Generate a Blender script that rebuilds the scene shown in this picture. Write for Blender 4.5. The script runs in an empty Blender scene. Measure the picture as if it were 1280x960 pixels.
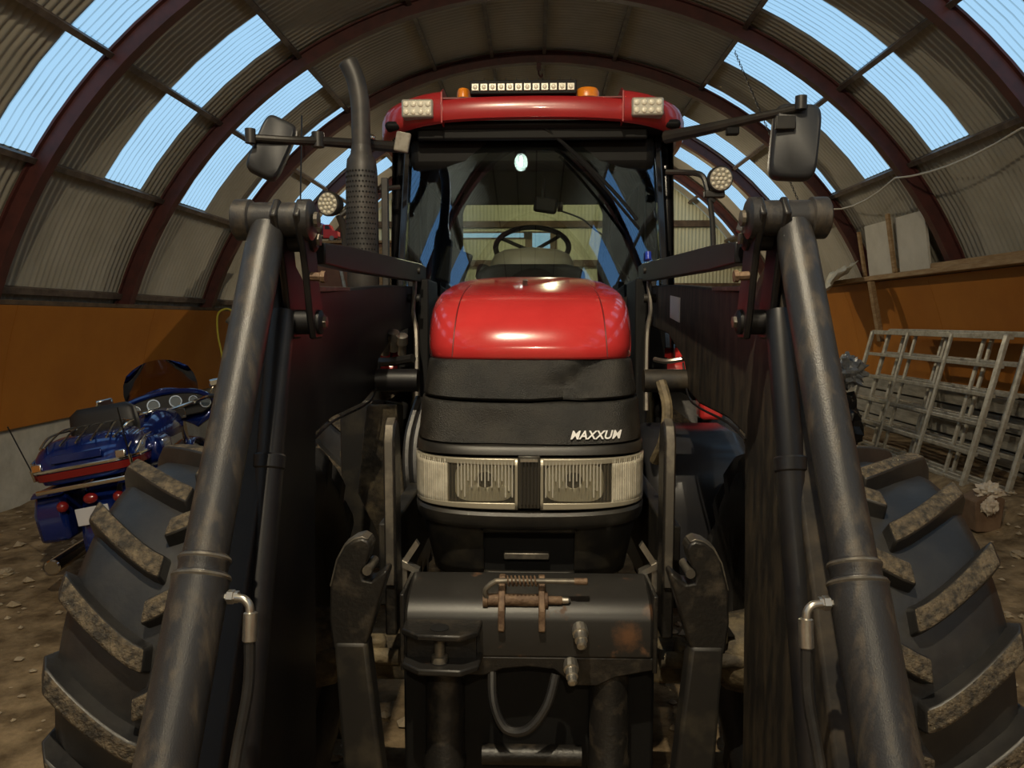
import bpy, bmesh, math, random
from mathutils import Vector, Matrix, noise
random.seed(7)
R = math.radians
sin, cos, pi = math.sin, math.cos, math.pi
scene = bpy.context.scene
COL = scene.collection

# ------------------------------------------------------------------ camera
cam_data = bpy.data.cameras.new('camera')
cam = bpy.data.objects.new('camera', cam_data)
COL.objects.link(cam)
cam_data.sensor_width = 36.0
cam_data.lens = 961.0 / 1280.0 * 36.0
cam_data.clip_start = 0.05
cam.location = (0, 0, 1.7)
cam.rotation_euler = (R(90) - math.atan(80 / 961), 0, math.atan(28 / 961))
scene.camera = cam

# ------------------------------------------------------------------ sky
world = bpy.data.worlds.new('dusk_sky')
scene.world = world
world.use_nodes = True
wn = world.node_tree.nodes
wl = world.node_tree.links
wn.clear()
w_out = wn.new('ShaderNodeOutputWorld')
w_bg = wn.new('ShaderNodeBackground')
w_tc = wn.new('ShaderNodeTexCoord')
w_sep = wn.new('ShaderNodeSeparateXYZ')
w_rmp = wn.new('ShaderNodeValToRGB')
w_rmp.color_ramp.elements[0].position = 0.0
w_rmp.color_ramp.elements[0].color = (0.50, 0.74, 0.94, 1)
w_rmp.color_ramp.elements[1].position = 1.0
w_rmp.color_ramp.elements[1].color = (0.34, 0.62, 0.92, 1)
wl.new(w_tc.outputs['Generated'], w_sep.inputs[0])
wl.new(w_sep.outputs['Z'], w_rmp.inputs[0])
wl.new(w_rmp.outputs[0], w_bg.inputs[0])
w_bg.inputs[1].default_value = 0.86
wl.new(w_bg.outputs[0], w_out.inputs[0])

# ------------------------------------------------------------------ exposure and lamp settings
scene.view_settings.view_transform = 'Standard'
scene.view_settings.look = 'None'
scene.view_settings.gamma = 1.0
scene.view_settings.use_curve_mapping = False
scene.view_settings.exposure = 0.28
LAMP_COLOUR = (1.0, 0.85, 0.61)
LAMPS = [  # position, watts
    ((-0.36, 0.10, 4.80), 430),
    ((0.10, -4.2, 4.60), 300),
    ((0.30, 13.6, 4.40), 260),
]

# ------------------------------------------------------------------ materials
MATS = {}
def mat(name, col, rough=0.5, metal=0.0, col2=None, scale=6.0, lo=0.4, hi=0.65, bump=0.0, bscale=40.0,
        coat=0.0, rough2=None, spec=0.5, detail=6.0, stretch=None):
    m = bpy.data.materials.new(name)
    m.use_nodes = True
    nt = m.node_tree
    b = nt.nodes['Principled BSDF']
    b.inputs['Base Color'].default_value = (*col, 1)
    b.inputs['Roughness'].default_value = rough
    b.inputs['Metallic'].default_value = metal
    b.inputs['Specular IOR Level'].default_value = spec
    b.inputs['Coat Weight'].default_value = coat
    b.inputs['Coat Roughness'].default_value = 0.06
    tc = nt.nodes.new('ShaderNodeTexCoord')
    src = tc.outputs['Object']
    if stretch:
        mp = nt.nodes.new('ShaderNodeMapping')
        mp.inputs['Scale'].default_value = stretch
        nt.links.new(src, mp.inputs[0])
        src = mp.outputs[0]
    if col2 is not None:
        n = nt.nodes.new('ShaderNodeTexNoise')
        n.inputs['Scale'].default_value = scale
        n.inputs['Detail'].default_value = detail
        n.inputs['Roughness'].default_value = 0.62
        nt.links.new(src, n.inputs['Vector'])
        r = nt.nodes.new('ShaderNodeValToRGB')
        r.color_ramp.elements[0].position = lo
        r.color_ramp.elements[1].position = hi
        r.color_ramp.elements[0].color = (*col, 1)
        r.color_ramp.elements[1].color = (*col2, 1)
        nt.links.new(n.outputs['Fac'], r.inputs[0])
        nt.links.new(r.outputs[0], b.inputs['Base Color'])
        if rough2 is not None:
            mr = nt.nodes.new('ShaderNodeMapRange')
            mr.inputs[1].default_value = lo
            mr.inputs[2].default_value = hi
            mr.inputs[3].default_value = rough
            mr.inputs[4].default_value = rough2
            nt.links.new(n.outputs['Fac'], mr.inputs[0])
            nt.links.new(mr.outputs[0], b.inputs['Roughness'])
    if bump > 0:
        n2 = nt.nodes.new('ShaderNodeTexNoise')
        n2.inputs['Scale'].default_value = bscale
        n2.inputs['Detail'].default_value = 4
        nt.links.new(src, n2.inputs['Vector'])
        bp = nt.nodes.new('ShaderNodeBump')
        bp.inputs['Strength'].default_value = bump
        bp.inputs['Distance'].default_value = 0.01
        nt.links.new(n2.outputs['Fac'], bp.inputs['Height'])
        nt.links.new(bp.outputs[0], b.inputs['Normal'])
    MATS[name] = m
    return m

def glassy(name, tint, gloss=0.08, rough=0.0, haze=0.0, haze_col=(0.6, 0.6, 0.6), coat_col=(1, 1, 1)):
    """thin sheet glass: tinted transparency plus a fresnel-weighted reflection and a little surface film"""
    m = bpy.data.materials.new(name)
    m.use_nodes = True
    nt = m.node_tree
    nt.nodes.clear()
    out = nt.nodes.new('ShaderNodeOutputMaterial')
    tr = nt.nodes.new('ShaderNodeBsdfTransparent')
    tr.inputs[0].default_value = (*tint, 1)
    gl = nt.nodes.new('ShaderNodeBsdfGlossy')
    gl.inputs['Roughness'].default_value = rough
    gl.inputs['Color'].default_value = (*coat_col, 1)
    fr = nt.nodes.new('ShaderNodeFresnel')
    fr.inputs[0].default_value = 1.5
    ad = nt.nodes.new('ShaderNodeMath')
    ad.operation = 'ADD'
    ad.use_clamp = True
    ad.inputs[1].default_value = gloss
    nt.links.new(fr.outputs[0], ad.inputs[0])
    mx = nt.nodes.new('ShaderNodeMixShader')
    nt.links.new(ad.outputs[0], mx.inputs[0])
    base = tr.outputs[0]
    if haze > 0:
        df = nt.nodes.new('ShaderNodeBsdfDiffuse')
        df.inputs[0].default_value = (*haze_col, 1)
        m2 = nt.nodes.new('ShaderNodeMixShader')
        m2.inputs[0].default_value = haze
        nt.links.new(tr.outputs[0], m2.inputs[1])
        nt.links.new(df.outputs[0], m2.inputs[2])
        base = m2.outputs[0]
    nt.links.new(base, mx.inputs[1])
    nt.links.new(gl.outputs[0], mx.inputs[2])
    nt.links.new(mx.outputs[0], out.inputs[0])
    MATS[name] = m
    return m

def skylight_mat():
    """ribbed translucent plastic sheet, tinted darker in lines along the valleys of the corrugation"""
    m = bpy.data.materials.new('skylight_plastic')
    m.use_nodes = True
    nt = m.node_tree
    nt.nodes.clear()
    out = nt.nodes.new('ShaderNodeOutputMaterial')
    tr = nt.nodes.new('ShaderNodeBsdfTransparent')
    tl = nt.nodes.new('ShaderNodeBsdfTranslucent')
    tc = nt.nodes.new('ShaderNodeTexCoord')
    sep = nt.nodes.new('ShaderNodeSeparateXYZ')
    nt.links.new(tc.outputs['Object'], sep.inputs[0])
    mu = nt.nodes.new('ShaderNodeMath'); mu.operation = 'MULTIPLY'; mu.inputs[1].default_value = 2 * pi / 0.085
    nt.links.new(sep.outputs['Y'], mu.inputs[0])
    co = nt.nodes.new('ShaderNodeMath'); co.operation = 'COSINE'
    nt.links.new(mu.outputs[0], co.inputs[0])
    no = nt.nodes.new('ShaderNodeTexNoise'); no.inputs['Scale'].default_value = 3.0
    nt.links.new(tc.outputs['Object'], no.inputs['Vector'])
    ad = nt.nodes.new('ShaderNodeMath'); ad.operation = 'MULTIPLY_ADD'; ad.inputs[1].default_value = 0.5
    nt.links.new(no.outputs['Fac'], ad.inputs[0])
    nt.links.new(co.outputs[0], ad.inputs[2])
    rp = nt.nodes.new('ShaderNodeValToRGB')
    rp.color_ramp.elements[0].position = 0.72
    rp.color_ramp.elements[0].color = (0.86, 0.93, 0.97, 1)
    rp.color_ramp.elements[1].position = 1.0
    rp.color_ramp.elements[1].color = (0.42, 0.47, 0.47, 1)
    hf = nt.nodes.new('ShaderNodeMath'); hf.operation = 'MULTIPLY_ADD'; hf.inputs[1].default_value = 0.5; hf.inputs[2].default_value = 0.3
    nt.links.new(ad.outputs[0], hf.inputs[0])
    nt.links.new(hf.outputs[0], rp.inputs[0])
    nt.links.new(rp.outputs[0], tr.inputs[0])
    nt.links.new(rp.outputs[0], tl.inputs[0])
    mx = nt.nodes.new('ShaderNodeMixShader'); mx.inputs[0].default_value = 0.25
    nt.links.new(tr.outputs[0], mx.inputs[1])
    nt.links.new(tl.outputs[0], mx.inputs[2])
    nt.links.new(mx.outputs[0], out.inputs[0])
    MATS['skylight'] = m

def worn_spot(name, spots, col):
    """adds ragged rust patches of a given place and radius to a painted material"""
    m = MATS[name]
    nt = m.node_tree
    b = nt.nodes['Principled BSDF']
    src = b.inputs['Base Color'].links[0].from_socket
    tc = nt.nodes.new('ShaderNodeTexCoord')
    no = nt.nodes.new('ShaderNodeTexNoise'); no.inputs['Scale'].default_value = 45; no.inputs['Detail'].default_value = 10; no.inputs['Roughness'].default_value = 0.75
    nt.links.new(tc.outputs['Object'], no.inputs['Vector'])
    for (p, r) in spots:
        d = nt.nodes.new('ShaderNodeVectorMath'); d.operation = 'DISTANCE'; d.inputs[1].default_value = p
        nt.links.new(tc.outputs['Object'], d.inputs[0])
        k = nt.nodes.new('ShaderNodeMath'); k.operation = 'DIVIDE'; k.inputs[1].default_value = r
        nt.links.new(d.outputs['Value'], k.inputs[0])
        s_ = nt.nodes.new('ShaderNodeMath'); s_.operation = 'SUBTRACT'
        nt.links.new(no.outputs['Fac'], s_.inputs[0]); nt.links.new(k.outputs[0], s_.inputs[1])
        rp = nt.nodes.new('ShaderNodeMapRange'); rp.inputs[1].default_value = -0.12; rp.inputs[2].default_value = 0.38
        nt.links.new(s_.outputs[0], rp.inputs[0])
        mx = nt.nodes.new('ShaderNodeMix'); mx.data_type = 'RGBA'
        nt.links.new(rp.outputs[0], mx.inputs[0]); nt.links.new(src, mx.inputs[6]); mx.inputs[7].default_value = (*col, 1)
        src = mx.outputs[2]
    nt.links.new(src, b.inputs['Base Color'])

def emit(name, col, s):
    m = bpy.data.materials.new(name)
    m.use_nodes = True
    nt = m.node_tree
    nt.nodes.clear()
    out = nt.nodes.new('ShaderNodeOutputMaterial')
    e = nt.nodes.new('ShaderNodeEmission')
    e.inputs[0].default_value = (*col, 1)
    e.inputs[1].default_value = s
    nt.links.new(e.outputs[0], out.inputs[0])
    MATS[name] = m

mat('dirt', (0.10, 0.070, 0.040), 0.95, col2=(0.33, 0.245, 0.145), scale=5.5, lo=0.36, hi=0.68, bump=1.0, bscale=30, spec=0.1, detail=9)
mat('stone', (0.30, 0.24, 0.16), 0.9, col2=(0.42, 0.35, 0.25), scale=9, bump=0.4, spec=0.2)
mat('sheet', (0.44, 0.41, 0.34), 0.62, col2=(0.36, 0.335, 0.27), scale=1.4, bump=0.0, spec=0.3)
mat('sheet_back', (0.50, 0.49, 0.33), 0.6, col2=(0.42, 0.41, 0.27), scale=1.2, spec=0.3)
mat('rib_paint', (0.085, 0.026, 0.022), 0.5, col2=(0.055, 0.02, 0.018), scale=7, spec=0.35)
mat('purlin_paint', (0.075, 0.055, 0.045), 0.6, col2=(0.15, 0.115, 0.09), scale=9, spec=0.3)
mat('orange_board', (0.42, 0.155, 0.018), 0.55, col2=(0.36, 0.125, 0.014), scale=1.3, spec=0.3)
mat('concrete_white', (0.50, 0.48, 0.42), 0.85, col2=(0.38, 0.36, 0.31), scale=4, bump=0.2, bscale=30, spec=0.15)
mat('timber', (0.26, 0.16, 0.075), 0.75, col2=(0.38, 0.26, 0.14), scale=5, spec=0.2, stretch=(6, 0.8, 6))
mat('timber_dark', (0.07, 0.045, 0.028), 0.8, col2=(0.13, 0.085, 0.05), scale=6, spec=0.2)
mat('white_board', (0.56, 0.53, 0.46), 0.7, col2=(0.48, 0.45, 0.38), scale=3, spec=0.2)
mat('plank_grey', (0.34, 0.32, 0.27), 0.8, col2=(0.22, 0.205, 0.17), scale=5, spec=0.2, stretch=(5, 0.7, 5))
mat('galv', (0.50, 0.48, 0.42), 0.45, metal=0.55, col2=(0.34, 0.31, 0.25), scale=14, rough2=0.6)
# tractor
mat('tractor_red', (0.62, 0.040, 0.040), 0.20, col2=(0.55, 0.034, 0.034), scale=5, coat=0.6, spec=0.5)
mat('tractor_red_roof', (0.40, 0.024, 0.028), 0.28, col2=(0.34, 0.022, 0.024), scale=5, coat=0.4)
mat('seam', (0.16, 0.010, 0.010), 0.5)
mat('black_plastic', (0.018, 0.017, 0.016), 0.42, col2=(0.032, 0.029, 0.024), scale=8, bump=0.05, bscale=300)
mat('grille_plastic', (0.013, 0.013, 0.012), 0.42, col2=(0.040, 0.036, 0.030), scale=10, bump=0.5, bscale=300, lo=0.40, hi=0.75, rough2=0.6, detail=10)
mat('dusty_black', (0.012, 0.011, 0.010), 0.55, col2=(0.060, 0.050, 0.033), scale=7, lo=0.48, hi=0.78)
mat('loader_paint', (0.008, 0.008, 0.010), 0.42, col2=(0.018, 0.016, 0.014), scale=9, lo=0.45, hi=0.75)
mat('loader_dusty', (0.016, 0.014, 0.012), 0.58, col2=(0.105, 0.080, 0.050), scale=7, lo=0.42, hi=0.80, stretch=(1, 2.6, 0.8), detail=10)
mat('tube_paint', (0.026, 0.026, 0.028), 0.38, col2=(0.12, 0.095, 0.065), scale=7, lo=0.50, hi=0.85, stretch=(4, 4, 0.8), bump=0.12, bscale=120, rough2=0.55, detail=10)
mat('worn_steel', (0.12, 0.11, 0.095), 0.42, metal=0.6, col2=(0.28, 0.25, 0.20), scale=12, lo=0.45, hi=0.7)
mat('rust', (0.105, 0.062, 0.038), 0.65, metal=0.2, col2=(0.25, 0.165, 0.10), scale=22, bump=0.3, bscale=90)
mat('hitch_paint', (0.013, 0.012, 0.011), 0.40, col2=(0.060, 0.047, 0.032), scale=16, lo=0.52, hi=0.80, rough2=0.65, bump=0.15, bscale=90, detail=10)
mat('hitch_rust', (0.017, 0.016, 0.015), 0.42, col2=(0.13, 0.062, 0.028), scale=14, lo=0.62, hi=0.74, rough2=0.8)
mat('chrome', (0.75, 0.74, 0.70), 0.14, metal=1.0)
mat('zinc', (0.62, 0.60, 0.55), 0.32, metal=0.9, col2=(0.48, 0.45, 0.40), scale=30)
mat('rubber', (0.013, 0.013, 0.014), 0.44, col2=(0.026, 0.024, 0.022), scale=9, bump=0.08, bscale=60, spec=0.6)
mat('lug_rubber', (0.030, 0.028, 0.026), 0.6, col2=(0.22, 0.165, 0.095), scale=13, lo=0.44, hi=0.62, bump=0.5, bscale=70, rough2=0.9)
mat('lug_muddy', (0.030, 0.026, 0.021), 0.8, col2=(0.165, 0.130, 0.085), scale=38, lo=0.38, hi=0.68, bump=0.9, bscale=110, rough2=0.95)
mat('axle_mud', (0.055, 0.045, 0.032), 0.7, col2=(0.24, 0.19, 0.11), scale=11, lo=0.42, hi=0.68, bump=0.5, bscale=50)
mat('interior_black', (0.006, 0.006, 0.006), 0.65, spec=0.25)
mat('dash_grey', (0.27, 0.25, 0.19), 0.5, col2=(0.22, 0.20, 0.15), scale=7)
mat('pillar_gloss', (0.010, 0.010, 0.012), 0.14, coat=0.5)
mat('exhaust_black', (0.026, 0.025, 0.024), 0.5, col2=(0.05, 0.045, 0.04), scale=10)
mat('hole_black', (0.003, 0.003, 0.003), 0.9)
mat('mirror_shell', (0.028, 0.031, 0.036), 0.48, col2=(0.036, 0.038, 0.042), scale=9)
mat('led_grey', (0.42, 0.40, 0.34), 0.30, metal=0.3)
mat('led_white', (0.80, 0.76, 0.62), 0.22)
mat('amber', (0.75, 0.23, 0.015), 0.3)
mat('white_print', (0.92, 0.92, 0.92), 0.5)
mat('sticker', (0.95, 0.95, 0.92), 0.6)
mat('reflector', (0.95, 0.93, 0.84), 0.2, metal=0.3)
mat('lamp_dark', (0.035, 0.032, 0.026), 0.35)
mat('indicator', (0.62, 0.59, 0.49), 0.22, col2=(0.46, 0.43, 0.35), scale=25)
mat('lens_rib', (0.46, 0.44, 0.38), 0.12)
mat('bezel', (0.40, 0.37, 0.29), 0.34, metal=0.35)
mat('tank_black', (0.020, 0.021, 0.026), 0.30, col2=(0.030, 0.029, 0.030), scale=4)
# motorcycle
mat('bike_blue', (0.006, 0.020, 0.15), 0.14, metal=0.3, coat=0.9, col2=(0.005, 0.016, 0.12), scale=8)
mat('bike_red', (0.20, 0.012, 0.012), 0.2, coat=0.5)
mat('bike_black', (0.012, 0.012, 0.013), 0.4)
mat('leather', (0.014, 0.013, 0.013), 0.5, bump=0.1, bscale=120)
mat('plate_white', (0.55, 0.56, 0.60), 0.4)
mat('gauge_face', (0.10, 0.13, 0.15), 0.3)
# odds and ends
mat('plastic_sheet', (0.50, 0.48, 0.40), 0.35, col2=(0.40, 0.38, 0.31), scale=8, bump=0.4, bscale=30)
mat('sack_grey', (0.16, 0.17, 0.18), 0.25, col2=(0.32, 0.33, 0.34), scale=9, bump=0.5, bscale=30)
mat('sack_black', (0.012, 0.012, 0.013), 0.28, bump=0.5, bscale=30)
mat('card', (0.12, 0.072, 0.042), 0.85, col2=(0.18, 0.115, 0.07), scale=6)
mat('paper', (0.62, 0.56, 0.47), 0.8, col2=(0.50, 0.42, 0.33), scale=8)
mat('toy_red', (0.62, 0.03, 0.03), 0.35)
mat('toy_blue', (0.02, 0.05, 0.50), 0.35)
mat('toy_yellow', (0.70, 0.48, 0.04), 0.4)
mat('cabinet_wood', (0.13, 0.055, 0.032), 0.6, col2=(0.18, 0.08, 0.045), scale=5)
mat('cable_white', (0.55, 0.51, 0.42), 0.5)
mat('cable_black', (0.012, 0.012, 0.012), 0.5)
mat('hose_yellow', (0.58, 0.52, 0.06), 0.45)
mat('pipe_grey', (0.20, 0.21, 0.20), 0.5)
mat('lampshade', (0.10, 0.12, 0.10), 0.5)
glassy('windscreen', (0.80, 0.85, 0.80), gloss=0.15, coat_col=(0.52, 0.72, 1.0))
glassy('side_glass', (0.16, 0.18, 0.17), gloss=0.02)
glassy('rear_glass', (0.80, 0.85, 0.80), gloss=0.02)
glassy('lens', (0.90, 0.88, 0.80), gloss=0.06, rough=0.03, haze=0.05, haze_col=(0.8, 0.76, 0.62))
glassy('shield_glass', (0.50, 0.42, 0.38), gloss=0.0)
glassy('pane', (0.95, 0.97, 1.0), gloss=0.02)
worn_spot('hitch_rust', [((0.270, -0.462, 0.842), 0.075), ((0.335, -0.44, 0.90), 0.045), ((-0.09, -0.42, 0.92), 0.05)], (0.115, 0.055, 0.026))
skylight_mat()
emit('bulb', (1.0, 0.82, 0.55), 60)

# ------------------------------------------------------------------ mesh helpers
ORG = Vector((0, 0, 0))
def frame_from(d):
    d = Vector(d).normalized()
    up = Vector((0, 0, 1)) if abs(d.z) < 0.95 else Vector((0, 1, 0))
    a = d.cross(up).normalized()
    return a, a.cross(d).normalized(), d

class MB:
    def __init__(s):
        s.v, s.f = [], []
    def add(s, vs, fs):
        o = len(s.v)
        s.v += [tuple(q) for q in vs]
        s.f += [tuple(i + o for i in q) for q in fs]
        return s
    def box(s, x0, x1, y0, y1, z0, z1):
        return s.add([(x0, y0, z0), (x1, y0, z0), (x1, y1, z0), (x0, y1, z0), (x0, y0, z1), (x1, y0, z1), (x1, y1, z1), (x0, y1, z1)],
                     [(0, 3, 2, 1), (4, 5, 6, 7), (0, 1, 5, 4), (1, 2, 6, 5), (2, 3, 7, 6), (3, 0, 4, 7)])
    def obox(s, c, size, rot=(0, 0, 0)):
        from mathutils import Euler
        M = Euler(rot).to_matrix()
        a, b, d = [q / 2 for q in size]
        vs = [Vector(c) + M @ Vector((i * a, j * b, k * d)) for k in (-1, 1) for i, j in ((-1, -1), (1, -1), (1, 1), (-1, 1))]
        return s.add(vs, [(0, 3, 2, 1), (4, 5, 6, 7), (0, 1, 5, 4), (1, 2, 6, 5), (2, 3, 7, 6), (3, 0, 4, 7)])
    def prism(s, poly, axis, a, b):
        """closed outline extruded along an axis: 'x' takes (y,z), 'y' takes (x,z), 'z' takes (x,y)"""
        def mk(p, t):
            return {'x': (t, p[0], p[1]), 'y': (p[0], t, p[1]), 'z': (p[0], p[1], t)}[axis]
        n = len(poly)
        vs = [mk(p, a) for p in poly] + [mk(p, b) for p in poly]
        fs = [tuple(range(n))[::-1], tuple(range(n, 2 * n))] + [(i, (i + 1) % n, n + (i + 1) % n, n + i) for i in range(n)]
        return s.add(vs, fs)
    def cyl(s, p0, p1, r0, r1=None, n=20, cap=True):
        r1 = r0 if r1 is None else r1
        p0, p1 = Vector(p0), Vector(p1)
        a, b, _ = frame_from(p1 - p0)
        vs = [p0 + (a * cos(2 * pi * i / n) + b * sin(2 * pi * i / n)) * r0 for i in range(n)]
        vs += [p1 + (a * cos(2 * pi * i / n) + b * sin(2 * pi * i / n)) * r1 for i in range(n)]
        fs = [(i, (i + 1) % n, n + (i + 1) % n, n + i) for i in range(n)]
        if cap:
            fs += [tuple(range(n))[::-1], tuple(range(n, 2 * n))]
        return s.add(vs, fs)
    def lathe(s, p0, axis, prof, n=28, close=True):
        """profile of (t along axis, radius)"""
        p0 = Vector(p0)
        a, b, d = frame_from(axis)
        vs, fs = [], []
        for t, r in prof:
            for i in range(n):
                g = 2 * pi * i / n
                vs.append(p0 + d * t + (a * cos(g) + b * sin(g)) * r)
        m = len(prof)
        for j in range(m - 1):
            for i in range(n):
                fs.append((j * n + i, j * n + (i + 1) % n, (j + 1) * n + (i + 1) % n, (j + 1) * n + i))
        if close:
            fs += [tuple(range(n))[::-1], tuple(range((m - 1) * n, m * n))]
        return s.add(vs, fs)
    def tube(s, pts, r, n=10, cap=True, smooth=True):
        pts = [Vector(p) for p in pts]
        if smooth and len(pts) > 2:
            q = []
            P = [pts[0]] + pts + [pts[-1]]
            for i in range(1, len(P) - 2):
                for k in range(6):
                    t = k / 6
                    a, b, c, d = P[i - 1], P[i], P[i + 1], P[i + 2]
                    q.append(0.5 * ((2 * b) + (c - a) * t + (2 * a - 5 * b + 4 * c - d) * t * t + (3 * b - a - 3 * c + d) * t ** 3))
            q.append(pts[-1])
            pts = q
        rr = r if callable(r) else (lambda t: r)
        vs, fs = [], []
        prev = None
        m = len(pts)
        for j, p in enumerate(pts):
            d = (pts[min(j + 1, m - 1)] - pts[max(j - 1, 0)]).normalized()
            if prev is None:
                a, b, _ = frame_from(d)
            else:
                a = (prev - d * prev.dot(d)).normalized()
                b = a.cross(d)
            prev = a
            rad = rr(j / (m - 1))
            for i in range(n):
                g = 2 * pi * i / n
                vs.append(p + (a * cos(g) + b * sin(g)) * rad)
        for j in range(m - 1):
            for i in range(n):
                fs.append((j * n + i, j * n + (i + 1) % n, (j + 1) * n + (i + 1) % n, (j + 1) * n + i))
        if cap:
            fs += [tuple(range(n))[::-1], tuple(range((m - 1) * n, m * n))]
        return s.add(vs, fs)
    def grid(s, rows, cap0=False, cap1=False, loop=False):
        m, n = len(rows), len(rows[0])
        vs = [q for r in rows for q in r]
        fs = []
        for j in range(m - 1):
            for i in range(n if loop else n - 1):
                k = (i + 1) % n
                fs.append((j * n + i, j * n + k, (j + 1) * n + k, (j + 1) * n + i))
        if cap0: fs.append(tuple(range(n))[::-1])
        if cap1: fs.append(tuple(range((m - 1) * n, m * n)))
        return s.add(vs, fs)
    def ball(s, c, rad, nu=14, nv=9):
        rx, ry, rz = rad if isinstance(rad, tuple) else (rad,) * 3
        rows = []
        for j in range(nv + 1):
            t = -pi / 2 + pi * j / nv
            ct = max(cos(t), 0.001)
            rows.append([(c[0] + rx * ct * cos(2 * pi * i / nu), c[1] + ry * ct * sin(2 * pi * i / nu), c[2] + rz * sin(t)) for i in range(nu)])
        return s.grid(rows, loop=True)
    def mirror(s):
        o = MB()
        o.v = [(-a, b, c) for a, b, c in s.v]
        o.f = [q[::-1] for q in s.f]
        return o
    def mesh(s, name, m, smooth=True, angle=35):
        me = bpy.data.meshes.new(name)
        me.from_pydata([Vector(q) - ORG for q in s.v], [], s.f)
        me.materials.append(MATS[m])
        bm = bmesh.new()
        bm.from_mesh(me)
        bmesh.ops.recalc_face_normals(bm, faces=bm.faces)
        bm.to_mesh(me)
        bm.free()
        if smooth:
            for p in me.polygons: p.use_smooth = True
            me.set_sharp_from_angle(angle=R(angle))
        me.update()
        return me
    def build(s, name, m, parent=None, bevel=0.0, smooth=True, angle=35, solid=0.0):
        o = bpy.data.objects.new(name, s.mesh(name, m, smooth, angle))
        COL.objects.link(o)
        o.parent = parent
        if solid:
            md = o.modifiers.new('thickness', 'SOLIDIFY'); md.thickness = solid; md.offset = -1
        if bevel:
            md = o.modifiers.new('bevel', 'BEVEL'); md.width = bevel; md.segments = 2; md.limit_method = 'ANGLE'; md.angle_limit = R(40)
        return o

def empty(name, loc):
    global ORG
    o = bpy.data.objects.new(name, None)
    COL.objects.link(o)
    o.location = loc
    o.empty_display_size = 0.2
    ORG = Vector(loc)
    return o
def tag(o, label=None, cat=None, group=None, kind=None):
    if label: o['label'] = label
    if cat: o['category'] = cat
    if group: o['group'] = group
    if kind: o['kind'] = kind
    return o
def world_frame():
    global ORG
    ORG = Vector((0, 0, 0))
def inst(name, me, parent, loc=(0, 0, 0), rot=(0, 0, 0), scale=(1, 1, 1)):
    o = bpy.data.objects.new(name, me)
    COL.objects.link(o)
    o.parent = parent
    o.location = loc
    o.rotation_euler = rot
    o.scale = scale
    return o
def tagp(o, label):
    o['label'] = label
    return o

# ================================================================== THE HALL
CX, CZ = 0.07, 0.30
def arc(r, deg, y=0.0):
    return (CX + r * cos(R(deg)), y, CZ + r * sin(R(deg)))
Y0, Y1 = -8.5, 17.1
BACK, FRONT = 16.6, -8.0

# floor: trodden earth with real unevenness
def floor_z(x, y):
    return (noise.noise((x * 0.6, y * 0.6, 0)) * 0.035 + noise.noise((x * 2.6, y * 2.6, 3)) * 0.016 + noise.noise((x * 7, y * 7, 9)) * 0.010 + 0.20 * max(0.0, min(1.0, (x - 3.55) / 0.45)) ** 1.5)
fl = MB()
NX, NY = 180, 420
fl.grid([[(-5.3 + 10.8 * i / NX, Y0 + (Y1 - Y0) * j / NY, floor_z(-5.3 + 10.8 * i / NX, Y0 + (Y1 - Y0) * j / NY) - 0.02) for i in range(NX + 1)] for j in range(NY + 1)])
floor_o = fl.build('floor', 'dirt', None, smooth=True, angle=80)
tag(floor_o, 'bare brown earth floor of the arched hall', 'floor', kind='structure')

ceiling = empty('ceiling', (0, 0, 0))
tag(ceiling, 'arched corrugated roof with maroon ribs and blue-lit skylight strips', 'ceiling', kind='structure')
ROOF = [180, 160.6, 147.2, 134.8, 121.8, 106.6, 97.5, 89.4, 78.5, 64.3, 50.5, 37.7, 23, 0]
SKY = {(147.2, 134.8), (134.8, 121.8), (64.3, 50.5), (50.5, 37.7)}
PER, SW = 1.6, 0.68
def sheet_mesh(name, a0, a1, w, n_wave, m):
    mb = MB()
    na = max(3, int(abs(a0 - a1) / 3.5))
    rows = []
    for i in range(n_wave * 6 + 1):
        y = w * i / (n_wave * 6)
        dr = 0.0075 * cos(2 * pi * i / 6)
        rows.append([arc(5.075 + dr, a0 + (a1 - a0) * k / na, y) for k in range(na + 1)])
    mb.grid(rows)
    return mb.mesh(name, m, True, 80)
for k in range(len(ROOF) - 1):
    a0, a1 = ROOF[k], ROOF[k + 1]
    lit = (a0, a1) in SKY
    wide = sheet_mesh('roof_sheet', a0 + 0.4, a1 - 0.4, PER - SW if lit else PER, 11 if lit else 19, 'sheet')
    clear = sheet_mesh('skylight_panel', a0 + 0.4, a1 - 0.4, SW, 8, 'skylight') if lit else None
    for p in range(-9, 7):
        ys = 5.9 + PER * p
        if lit:
            inst('skylight_panel', clear, ceiling, (0, ys, 0))
            inst('roof_sheet', wide, ceiling, (0, ys + SW, 0))
        else:
            inst('roof_sheet', wide, ceiling, (0, ys, 0))
# arch ribs: I-section steel, one every 2.2 m
rib = MB()
prof = [(-0.055, 4.88), (0.055, 4.88), (0.055, 4.90), (0.022, 4.905), (0.022, 5.015), (0.055, 5.02), (0.055, 5.04), (-0.055, 5.04), (-0.055, 5.02), (-0.022, 5.015), (-0.022, 4.905), (-0.055, 4.90)]
rib.grid([[arc(r, -4 + 188 * k / 64, y) for y, r in prof] for k in range(65)], True, True, loop=True)
rib_me = rib.mesh('arch_rib', 'rib_paint', True, 30)
for k in range(-6, 5):
    inst('arch_rib', rib_me, ceiling, (0, 6.4 + 2.2 * k, 0))
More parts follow.
